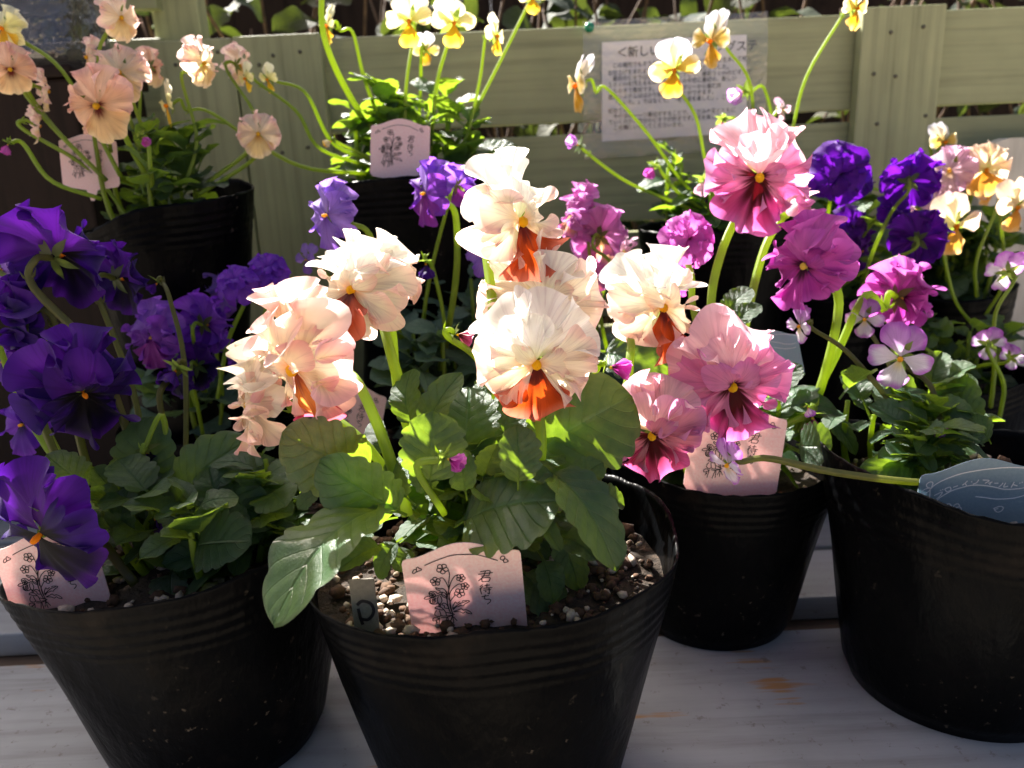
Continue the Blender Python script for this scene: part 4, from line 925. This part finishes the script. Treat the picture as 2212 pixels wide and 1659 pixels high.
# L: beige and pale pink violas
P_ = POT['L']; L_ = make_plant('L', "beige and pale pink violas with orange lips beside the chipped white board", P_, "viola_plant", "viola")
put('L', 2040, 306, 92, .80, 20, 10, 0, 'wyellow', 'viola')
put('L', 2052, 366, 100, .76, -40, 0, 0, 'blush', 'pansy')
put('L', 2020, 430, 90, .76, 30, 10, 0, 'blush', 'pansy')
put('L', 2130, 365, 104, .75, -14, -4, 0, 'beige', 'pansy', via=[(2110, 560, .77), (2160, 420, .76)], base=(2110, 640, .8))
put('L', 2064, 486, 140, .70, 4, -6, 0, 'beige', 'viola', via=[(2060, 640, .74)], base=(2100, 700, .78))
put('L', 2196, 446, 120, .72, 10, -6, 0, 'beige', 'viola', via=[(2170, 600, .75)], base=(2130, 680, .78))
put('L', 2140, 400, 80, .78, 40, -10, 0, 'beige', 'pansy')
put('L', 1975, 455, 66, .73, 60, 20, 0, 'blush', 'pansy')
clump(L_, P_.c, P_.zs, .085, .10, 170, .05, 32, shoots=12)

# M: small purple and white violas behind pot D
P_ = POT['M']; M_ = make_plant('M', "small purple and white violas on thin stalks before the beige ones", P_, "viola_plant", "viola")
put('M', 2172, 584, 100, .64, 176, 10, 0, 'viola', 'viola', via=[(2148, 800, .66), (2150, 680, .635)], base=(2140, 880, .68))
put('M', 2136, 742, 78, .63, 150, 0, 0, 'viola', 'viola', via=[(2168, 830, .65)], base=(2160, 900, .68))
put('M', 2186, 770, 62, .66, 120, 0, 0, 'viola', 'viola')
put('M', 1990, 655, 36, .66, 60, -30, 0, 'viola', 'bud', via=[(1900, 680, .68)], base=(2040, 780, .72))
clump(M_, P_.c, P_.zs, .08, .08, 130, .046, 33, shoots=9, meshes=[LEAVES[1], LEAVES[3], LEAVES[6]])

# ------------------------------------------------------------------ name cards
def smooth_line(pts, n): return spline(np.array([(p[0], p[1], 0) for p in pts], float), n)[:, :2]
def stroke_mesh(name, strokes, w, mat, z):
    """flat pen strokes; strokes in card units (x 0..1 across, y 0..1 down in card widths)"""
    A = Acc()
    for s in strokes:
        pts = np.array(s, float)
        if len(pts) > 2: pts = smooth_line(pts, max(8, 4 * len(pts)))
        T = np.gradient(pts, axis=0); T /= np.linalg.norm(T, axis=1)[:, None] + 1e-9
        N = np.stack([-T[:, 1], T[:, 0]], 1)
        V = np.empty((len(pts) * 2, 3)); V[0::2, :2] = pts + N * w / 2; V[1::2, :2] = pts - N * w / 2; V[:, 2] = z
        A.add(V, [(2 * i, 2 * i + 1, 2 * i + 3, 2 * i + 2) for i in range(len(pts) - 1)])
    me = A.mesh(name, mat, False); return me
def blossom(cx, cy_, r, rot=0):
    out = []
    for k in range(5):
        a = rot + k * 2 * math.pi / 5; px, py = cx + r * .62 * math.cos(a), cy_ + r * .62 * math.sin(a)
        out.append([(cx, cy_)] + [(px + r * .42 * math.cos(a + t), py + r * .42 * math.sin(a + t)) for t in (-1.9, -1.0, 0, 1.0, 1.9)] + [(cx, cy_)])
    return out
def Q(*p):   # strokes measured on the picture of the front card -> card units
    o = np.array([205., 500.]); ex = np.array([1440., -135.]); ey = np.array([250., 1395.]) / 1.0
    Mx = np.linalg.inv(np.stack([ex, ey], 1)); return [tuple(Mx @ (np.array(q, float) - o)) for q in p]
def sx(strokes): return [Q(*s) for s in strokes]
DRAW = sx([
 [(492, 575), (620, 512), (810, 438), (980, 424), (1130, 432), (1260, 470), (1385, 513)],
 # little flowers in the corners
 [(358, 650), (352, 672), (368, 684), (396, 664), (398, 632), (372, 630), (358, 650)], [(398, 632), (402, 600), (420, 596), (430, 612), (460, 622), (452, 640), (420, 652), (398, 664)],
 [(1440, 505), (1412, 490), (1420, 458), (1450, 450), (1466, 470), (1455, 500), (1440, 505)], [(1450, 500), (1480, 490), (1512, 520), (1490, 535), (1462, 538), (1455, 515), (1440, 505)],
 # stalks of the bouquet
 [(790, 640), (806, 700), (806, 800), (812, 900), (820, 1000), (850, 1150), (880, 1280)], [(690, 752), (730, 752), (770, 810), (805, 890), (812, 960)],
 [(915, 702), (870, 730), (835, 800), (818, 880), (812, 960)], [(960, 840), (920, 842), (860, 900), (828, 970), (820, 1060)], [(900, 985), (860, 1050), (838, 1100), (850, 1180), (885, 1270)],
 [(806, 960), (800, 1050), (820, 1160), (860, 1270)], [(790, 940), (790, 1000), (805, 1100), (840, 1230)],
 # leaves
 [(800, 1000), (770, 930), (735, 900), (700, 905), (650, 885), (665, 915), (700, 930), (715, 955), (760, 960), (790, 1000)],
 [(880, 1200), (880, 1150), (905, 1095), (925, 1115), (960, 1090)], [(985, 1090), (1010, 1074), (1080, 1082), (1050, 1110), (1020, 1130), (1010, 1150), (970, 1148), (950, 1160), (915, 1170), (885, 1210)], [(880, 1190), (960, 1120), (1050, 1085)],
 [(890, 1235), (940, 1215), (985, 1195), (1010, 1215), (1050, 1210), (1100, 1240), (1122, 1270), (1070, 1262), (1040, 1240), (1010, 1260), (970, 1240), (890, 1235)],
 [(830, 1190), (800, 1130), (760, 1110), (738, 1130), (770, 1150), (775, 1180), (830, 1190)], [(800, 1030), (760, 1000), (725, 985), (745, 1015), (790, 1040)],
 # the figure's hat, hair and dress
 [(570, 980), (575, 950), (605, 938), (650, 945), (675, 975)], [(675, 975), (720, 950), (738, 962), (700, 990), (630, 1020), (560, 1050), (515, 1045), (530, 1020), (570, 1005)],
 [(580, 1060), (585, 1100), (620, 1125), (665, 1120), (690, 1100)], [(590, 1050), (600, 1100), (625, 1118)], [(620, 1045), (618, 1090), (645, 1120)], [(640, 1035), (635, 1080), (650, 1105)], [(655, 1030), (650, 1070), (660, 1090)],
 [(690, 1010), (678, 1050), (690, 1100), (712, 1130), (735, 1080), (725, 1030), (705, 1000)], [(705, 1110), (705, 1160)], [(720, 1110), (722, 1160)],
 [(660, 1195), (660, 1170), (700, 1160), (750, 1185), (790, 1240), (805, 1290)], [(655, 1185), (690, 1195), (740, 1210), (770, 1200)], [(680, 1215), (660, 1250), (665, 1290), (710, 1305), (735, 1290), (725, 1250), (710, 1215)],
 [(735, 1290), (780, 1300), (830, 1295), (890, 1285), (895, 1270), (800, 1245)], [(740, 1318), (800, 1320), (890, 1290)],
 [(640, 1370), (640, 1335), (670, 1318), (700, 1325), (705, 1350), (670, 1368), (640, 1370)], [(690, 1350), (682, 1420)], [(720, 1320), (720, 1450)], [(812, 1320), (800, 1450)], [(825, 1320), (845, 1430)],
 [(880, 1300), (862, 1385)], [(885, 1300), (905, 1405)], [(895, 1310), (945, 1372)],
 [(680, 1370), (705, 1400)],
]) + [blossom(*Q((715, 622))[0], .050, .3), blossom(*Q((640, 800))[0], .042, .9), blossom(*Q((948, 750))[0], .036, .2), blossom(*Q((1008, 868))[0], .034, 1.3), blossom(*Q((948, 965))[0], .044, .5), blossom(*Q((615, 995))[0], .026, .1)][0:0]
for (qx, qy, rr, ro) in [(715, 622, .048, .3), (640, 800, .042, .9), (948, 750, .036, .2), (1008, 868, .034, 1.3), (948, 965, .044, .5), (615, 995, .026, .1)]:
    DRAW += blossom(*Q((qx, qy))[0], rr, ro)
KIMI = sx([   # 君待ち
 [(1180, 668), (1240, 655), (1300, 655), (1290, 725)], [(1158, 703), (1250, 690), (1337, 680)], [(1195, 728), (1290, 722)], [(1245, 655), (1225, 730), (1168, 798)], [(1205, 752), (1215, 808)], [(1205, 755), (1305, 750), (1300, 802)], [(1215, 806), (1302, 803)],
 [(1225, 848), (1195, 880)], [(1232, 872), (1190, 915)], [(1212, 895), (1205, 930), (1225, 988)], [(1250, 862), (1315, 855)], [(1278, 832), (1280, 890)], [(1238, 900), (1348, 892)], [(1240, 928), (1335, 920)], [(1308, 895), (1318, 980), (1295, 965)], [(1262, 938), (1278, 955)],
 [(1225, 1022), (1315, 1005)], [(1270, 992), (1262, 1045), (1290, 1060), (1335, 1062), (1340, 1095), (1305, 1132)]])
B0 = np.array([180., 545.]); bex = np.array([2030., -140.]); bey = np.array([560., 2000.])
def QB(*p):
    Mx = np.linalg.inv(np.stack([bex, bey], 1)); return [tuple(Mx @ (np.array(q, float) - B0)) for q in p]
BLUE = [QB(*s) for s in [
 [(600, 1215), (530, 1010), (460, 825)], [(460, 825), (500, 740), (620, 640), (850, 530), (1100, 470), (1380, 430), (1680, 410), (2000, 428), (2150, 455), (2260, 510)],
 [(465, 800), (380, 770), (355, 715), (400, 675), (455, 700), (465, 800)], [(465, 800), (400, 800), (345, 835), (330, 880), (370, 905), (440, 870), (465, 800)],
 [(670, 1050), (710, 975), (850, 855), (1000, 790), (1180, 745), (1400, 755), (1600, 790), (1780, 830), (2000, 825), (2200, 790)], [(1330, 970), (1500, 990), (1700, 1020), (1900, 1020), (2060, 1000), (2210, 950)],
 # ブローインフィールド
 [(580, 945), (670, 880)], [(670, 875), (700, 885), (685, 960), (650, 1010)], [(648, 830), (660, 850)], [(680, 815), (692, 838)],
 [(712, 815), (770, 870)], [(712, 815), (790, 780), (838, 840)], [(770, 872), (840, 842)], [(850, 785), (920, 752)],
 [(1050, 660), (1030, 700), (995, 745)], [(1025, 705), (1085, 765)], [(1120, 670), (1145, 690)], [(1240, 640), (1225, 700), (1170, 725)],
 [(1312, 645), (1430, 660), (1380, 712)], [(1500, 685), (1440, 715)], [(1475, 700), (1478, 745)], [(1545, 712), (1620, 712)], [(1698, 705), (1690, 745), (1660, 785)], [(1745, 705), (1748, 785), (1820, 770)],
 [(1890, 690), (1885, 800)], [(1890, 740), (1985, 768)], [(1995, 705), (2008, 722)], [(2030, 685), (2042, 710)],
 # doodled flower and circle
 [(900, 1225), (862, 1180), (880, 1120), (930, 1108), (975, 1140)], [(910, 1230), (920, 1160), (980, 1145), (1010, 1200), (1015, 1280)], [(1020, 1200), (1030, 1130), (1080, 1110), (1125, 1150), (1120, 1180)], [(1025, 1290), (1060, 1200), (1130, 1170), (1190, 1215), (1170, 1270), (1115, 1310)], [(930, 1220), (970, 1260), (940, 1300), (870, 1280), (930, 1240)], [(950, 1330), (1040, 1310), (1140, 1370)],
 [(1760, 1215), (1820, 1180), (1890, 1170), (1940, 1210), (1920, 1270), (1860, 1280), (1800, 1240), (1780, 1215)], [(1800, 1225), (1850, 1210)]]]
def card(name, tl, tr, bl, mat, strokes, ink, label, aspect=1.12, crown=.115, group=None, w=.0085, words=True):
    o = at(*tl); ex = at(*tr) - o; W = np.linalg.norm(ex); ex = ex / W
    ey = at(*bl) - o; ey = ey - ex * ey.dot(ex); ey = nrm(ey); ez = np.cross(ey, ex)     # ez towards the viewer
    # the stake of the card runs down into the soil
    tip = 1.0 * aspect
    top = [(0, .045), (.012, .012), (.045, 0)] + [(q, -crown * (.5 - .5 * math.cos(2 * math.pi * min(1, max(0, (q - .06) / .88)))) ** .9) for q in np.linspace(.1, .9, 25)] + [(.955, 0), (.988, .012), (1, .045)]
    prof = top + [(1, .80), (.96, .86), (.60, .92), (.53, tip), (.47, tip), (.40, .92), (.04, .86), (0, .80)]
    n = len(prof); th = .0006 / W
    V = [(x, y, 0) for x, y in prof] + [(x, y, -th) for x, y in prof]
    Fc = [tuple(range(n))[::-1], tuple(range(n, 2 * n))] + [(i, (i + 1) % n, n + (i + 1) % n, n + i) for i in range(n)]
    root = empty(name, o + ey * W * tip * .98)
    M = Matrix(((ex[0] * W, ey[0] * W, ez[0] * W, o[0]), (ex[1] * W, ey[1] * W, ez[1] * W, o[1]), (ex[2] * W, ey[2] * W, ez[2] * W, o[2]), (0, 0, 0, 1)))
    if ez.dot(CAM - o) < 0: pass
    M = Matrix.Translation(-root.location) @ M
    obj("card", new_mesh("card", V, Fc, mat, False), root, M)
    for nm, st in strokes: obj(nm, stroke_mesh(nm, st, w, ink, .005), root, M)
    tag(root, label, "name card", group); return root
PK = [("printed_drawing", DRAW), ("printed_lettering", KIMI)]
GRP = "printed name cards in the pots"
card("name_card", (866, 1210, .376), (1124, 1187, .376), (896, 1382, .394), M_PINK, PK, M_INK, "pink card of a bouquet drawing in the cream pansies' front pot", group=GRP)
card("name_card", (-18, 1190, .432), (200, 1160, .432), (52, 1350, .444), M_PINK, PK, M_INK, "pink card half covered by a deep purple bloom", group=GRP)
card("name_card", (1497, 890, .52), (1702, 906, .52), (1474, 1036, .530), M_PINK, PK, M_INK, "pink card behind a dangling viola in the pink pansies' pot", group=GRP)
card("name_card", (801, 270, .70), (929, 272, .70), (809, 386, .70), M_PINK, PK, M_INK, "pink card standing among the pale yellow violas", group=GRP)
card("name_card", (126, 302, .655), (251, 304, .665), (146, 430, .662), M_PINK, PK, M_INK, "pink card leaning among the peach pansies", group=GRP)
card("name_card", (688, 826, .66), (836, 858, .66), (682, 930, .668), M_PINK, PK, M_INK, "pale pink card in shade behind the thick stalk of a cream bloom", group=GRP)
card("name_card", (1989, 1026, .454), (2246, 1008, .454), (2042, 1210, .478), M_BLUE, [("printed_drawing", BLUE[:6] + BLUE[-8:]), ("printed_lettering", BLUE[6:-8])], M_WINK, "slate blue card with white handwriting and a doodled flower", group=GRP, w=.0095)
card("name_card", (1610, 728, .60), (1722, 722, .60), (1618, 800, .59), M_BLUE, [("printed_drawing", BLUE[:6])], M_WINK, "dark blue card mostly hidden behind the large pink bloom", group=GRP)

# weathered wooden stick with a painted letter
o_ = at(752, 1252, .386); tr_ = at(806, 1247, .386); bl_ = at(846, 1395, .392)
st = empty("wooden_stick_label", bl_); tag(st, "weathered grey wooden stick with a black painted mark beside the front pink card", "plant label")
ex = tr_ - o_; W_ = np.linalg.norm(ex); ex /= W_; ey = bl_ - o_; ey = nrm(ey - ex * ey.dot(ex)); ez = np.cross(ey, ex)
rg = random.Random(5); V = []; n = 14
for s_ in (0, -.12):
    for k in range(n): V.append((0 + rg.uniform(-.015, .015), k / (n - 1) * 4.4 + (rg.uniform(-.05, .05) if k == 0 else 0), s_)); V.append((1 + rg.uniform(-.015, .015), k / (n - 1) * 4.4 + (.06 if k == 0 else 0), s_))
Fc = []
for k in range(n - 1):
    a = 2 * k; Fc += [(a, a + 1, a + 3, a + 2), (2 * n + a, 2 * n + a + 2, 2 * n + a + 3, 2 * n + a + 1), (a, a + 2, 2 * n + a + 2, 2 * n + a), (a + 1, 2 * n + a + 1, 2 * n + a + 3, a + 3)]
Fc.append((0, 2 * n, 2 * n + 1, 1))
Ms = Matrix.Translation(-st.location) @ Matrix(((ex[0] * W_, ey[0] * W_, ez[0] * W_, o_[0]), (ex[1] * W_, ey[1] * W_, ez[1] * W_, o_[1]), (ex[2] * W_, ey[2] * W_, ez[2] * W_, o_[2]), (0, 0, 0, 1)))
obj("stick", new_mesh("stick", V, Fc, M_STICK, False), st, Ms)
obj("painted_letter", stroke_mesh("painted_letter", [[(.22, 1.1), (.45, .95), (.78, 1.1), (.85, 1.45), (.6, 1.75), (.3, 1.7)], [(.25, 1.25), (.3, 1.7), (.36, 1.95)]], .13, M_INK, .02), st, Ms)

# ------------------------------------------------------------------ notice on the fence
NY = FY - .004
def npt(x, y, dy=0): return at_y(x, y, NY - dy)
no = empty("notice", npt(1455, 200)); tag(no, "printed notice in a clear plastic sleeve pinned to the fence", "notice")
def quad(name, c, mat, dy, nx=14, ny=10, amp=.0, seed=0):
    rg = random.Random(seed); tl, tr, br, bl = (npt(*q) for q in c); V = []
    ph = [rg.uniform(0, 6) for _ in range(4)]
    for i in range(ny):
        for j in range(nx):
            s_, t = j / (nx - 1), i / (ny - 1)
            p = (tl * (1 - s_) + tr * s_) * (1 - t) + (bl * (1 - s_) + br * s_) * t
            p = p - np.array([0, dy + amp * (1.6 + math.sin(5 * s_ + 3 * t + ph[0]) + .6 * math.sin(9 * t - 4 * s_ + ph[1])), 0]); V.append(p - np.array(no.location))
    return obj(name, new_mesh(name, V, grid_faces(ny, nx), mat), no)
quad("paper", [(1300, 92), (1612, 75), (1612, 286), (1300, 306)], M_PAPER, .0012)
quad("plastic_sleeve", [(1258, 48), (1656, 26), (1648, 322), (1260, 344)], M_CLEAR, .0022, 40, 30, .0016, 3)
pe = npt(1300, 92); pex = npt(1612, 75) - pe; PW = np.linalg.norm(pex); pex /= PW; pey = np.array([pex[2], 0, -pex[0]]); PH = np.linalg.norm(npt(1300, 306) - pe)
def text_line(s, x, y, size, name="printed_line", sxs=1.0):
    cu_ = bpy.data.curves.new(name, 'FONT'); cu_.body = s; cu_.size = 1.0; cu_.offset = .016; cu_.resolution_u = 2
    to = bpy.data.objects.new("tmp", cu_); COL.objects.link(to)
    dg = bpy.context.evaluated_depsgraph_get(); me = bpy.data.meshes.new_from_object(to.evaluated_get(dg))
    bpy.data.objects.remove(to); me.materials.clear(); me.materials.append(M_INK)
    p = pe + pex * x * PW + pey * y * PH - np.array([0, .0016, 0]); nz_ = np.cross(pex, -pey)
    M = Matrix(((pex[0] * size * sxs, -pey[0] * size, nz_[0] * size, p[0]), (pex[1] * size * sxs, -pey[1] * size, nz_[1] * size, p[1]), (pex[2] * size * sxs, -pey[2] * size, nz_[2] * size, p[2]), (0, 0, 0, 1)))
    return obj(name, me, no, Matrix.Translation(-no.location) @ M)
text_line("＜新しい花、ブ　　ングステ", .10, .15, .0125, "printed_title")
LN = ["　この場所でもそうかもしれない、ひとつの株から生まれて咲く", "な仕上げをまれます。自然のまま育てた花たちでした。", "　最初のビオラは花径３ｃｍほどでして、最初３ｃｍのビオラで", "１０ｃｍを超えるもの、そしてこの中空に最初の、新しい", "　ものまで最初です。って最後はダリーから最終形", "最終システムははかり知れないことができます。", "　「さいた。」ではなくて、「咲く姿を楽しむ」、これまでにない", "初めての", "　その自然――つ最近がすることで、まだみぬ花とともに", "ていくのか、自分のビオラが好きです。花を楽しみに", "　この場にいらしてくださいませ。"]
ys = [.255, .325, .385, .445, .51, .57, .63, .71, .765, .825, .885]
for s_, yy in zip(LN, ys): text_line(s_, .035, yy, .0062, sxs=.93)
pp = npt(1272, 61, .010)
pin = empty("push_pin", npt(1272, 61, .004)); tag(pin, "green round push pin holding the notice sleeve", "push pin")
th = np.linspace(0, 2 * np.pi, 16, endpoint=False)
rows = [np.stack([q * np.cos(th), np.full(16, yy), q * np.sin(th)], 1) for q, yy in ((.0028, .004), (.0030, .001), (.0045, -.001), (.0056, -.004), (.0054, -.007), (.0038, -.0092), (.0006, -.0100))]
obj("pin_head", new_mesh("pin_head", np.vstack(rows), grid_faces(7, 16, 0, True), M_PIN), pin)
v, f = tube([(0, .003, 0), (0, .012, 0)], .0006, 6); obj("pin_point", new_mesh("pin_point", v, f, M_NAIL), pin)

# ------------------------------------------------------------------ brown post with a plastic tub darkened to cast shade, chipped white board
pt_ = at(150, 138, .74); zt = pt_[2]
post = empty("brown_post", (pt_[0] - .11, pt_[1] + .09, 0)); tag(post, "dark brown wooden plant stand beside the peach pansies", "stand")
part_box("post_body", post, pt_[0] - .22, pt_[0] - .002, pt_[1], pt_[1] + .16, .0005, zt - .0125, M_BROWN, .003)
part_box("post_top", post, pt_[0] - .226, pt_[0] + .003, pt_[1] - .005, pt_[1] + .165, zt - .012, zt, M_BROWN, .003)
bxo = empty("shading_plastic_tub", (pt_[0] - .075, pt_[1] + .06, zt)); tag(bxo, "crumpled plastic tub on the dark brown stand, darkened and heightened to shade the purple pansies", "tub")
NS = 40; th = np.linspace(0, 2 * np.pi, NS, endpoint=False); rg = random.Random(8); rows = []
for k in range(22):
    q = k / 21
    rad = (.062 + .010 * (1 - q)) * (np.abs(np.cos(th)) ** 5 + np.abs(np.sin(th)) ** 5) ** (-1 / 5.) * (1 + .025 * np.sin(3 * th + 6 * q) + .02 * np.sin(5 * th - 9 * q))
    rows.append(np.stack([rad * np.cos(th), rad * np.sin(th) * .8, np.full(NS, .0008 + q * .29)], 1))  # tub drawn extra tall so its shade reaches the purple pansies
obj("tub_wall", new_mesh("tub_wall", np.vstack(rows), grid_faces(22, NS, 0, True) + [tuple(range(NS))[::-1]], M_TUBTINT), bxo)

wb = at(2140, 312, .86); wz = at(2140, 300, .86)[2]
wbo = empty("painted_board", (wb[0] + .09, wb[1], 0)); tag(wbo, "old white painted board with chipped corners standing behind the beige violas", "board")
def plate(name, prof, y0, y1, mat):
    n = len(prof); V = [(x, y0, z) for x, z in prof] + [(x, y1, z) for x, z in prof]
    Fc = [tuple(range(n)), tuple(range(n, 2 * n))[::-1]] + [(i, n + i, n + (i + 1) % n, (i + 1) % n) for i in range(n)]
    return obj(name, new_mesh(name, np.array(V) - np.array(wbo.location), Fc, mat, False), wbo)
zs_ = at(2180, 402, .86)[2]
plate("top_rail", [(wb[0], zs_ + .0012), (wb[0] + .2, zs_ + .0012), (wb[0] + .2, wz), (wb[0] + .02, wz), (wb[0] + .006, wz - .004), (wb[0], wz - .016)], wb[1], wb[1] + .02, M_CHIP)
plate("panel", [(wb[0] - .012, .0005), (wb[0] + .2, .0005), (wb[0] + .2, zs_ - .0012), (wb[0] - .004, zs_ - .0012)], wb[1] + .002, wb[1] + .018, M_CHIP)

# ------------------------------------------------------------------ shrubs beyond the fence
SH = [leaf_mesh("leaf", 80 + k, M_HEDGE, aspect=a, droop=d, fold=.2, lobes=1, pet=.12, nu=12, nv=5, scal=0) for k, (a, d) in enumerate([(.75, .3), (.6, .5), (.9, .1), (.5, .2)])]
def shrub(x0, x1, y0, y1, ztop_, n, L, seed, label):
    rg = random.Random(seed); cx = (x0 + x1) / 2
    root = empty("shrub", (cx, (y0 + y1) / 2, -.62)); tag(root, label, "shrub", "shrubs beyond the fence")
    loc = np.array(root.location); A = Acc(); tips = []
    for k in range(46):
        b = np.array([cx + rg.uniform(-.1, .1), (y0 + y1) / 2 + rg.uniform(-.05, .05), -.62])
        t = np.array([rg.uniform(x0, x1), rg.uniform(y0, y1), ztop_ - .5 * rg.random() ** 1.6])
        m = b * .5 + t * .5 + np.array([rg.uniform(-.1, .1), 0, rg.uniform(-.05, .1)])
        pth = spline([b, m, t], 12); v, f = tube(pth - loc, np.linspace(.007, .0018, 12), 5); A.add(v, f); tips.append(pth)
    g = obj("branches", A.mesh("branches", M_TWIG), root); g["kind"] = "stuff"
    for k in range(n):
        pth = tips[k % len(tips)]; p = pth[rg.randint(7, 11)] + np.array([rg.uniform(-.03, .03), rg.uniform(-.03, .03), rg.uniform(-.03, .03)])
        d = nrm([rg.uniform(-1, 1), rg.uniform(-1, .6), rg.uniform(-.7, .5)])
        M = leaf_matrix(p, p + d * L * rg.uniform(.7, 1.3), nrm([rg.uniform(-.5, .5), rg.uniform(-1, .2), .7]))
        obj("leaf", rg.choice(SH), root, Matrix.Translation(-root.location) @ M)
shrub(-.95, -.05, 1.15, 1.6, .76, 300, .085, 41, "dark round leaved shrub showing above the fence over the yellow violas")
shrub(-.05, .85, 1.15, 1.6, .72, 300, .075, 42, "twiggy shrub showing through the slots below the notice")
shrub(.7, 1.7, 1.15, 1.6, .70, 280, .07, 43, "sunlit shrub beyond the fence behind the dark violet and beige blooms")
shrub(-1.9, -.85, 1.15, 1.6, .8, 240, .095, 44, "leafy shrub behind the taller set back fence panel")
shrub(-.62, .45, 1.12, 1.5, .74, 300, .06, 45, "small leaved dark shrub directly behind the top rail above the yellow violas and the notice")
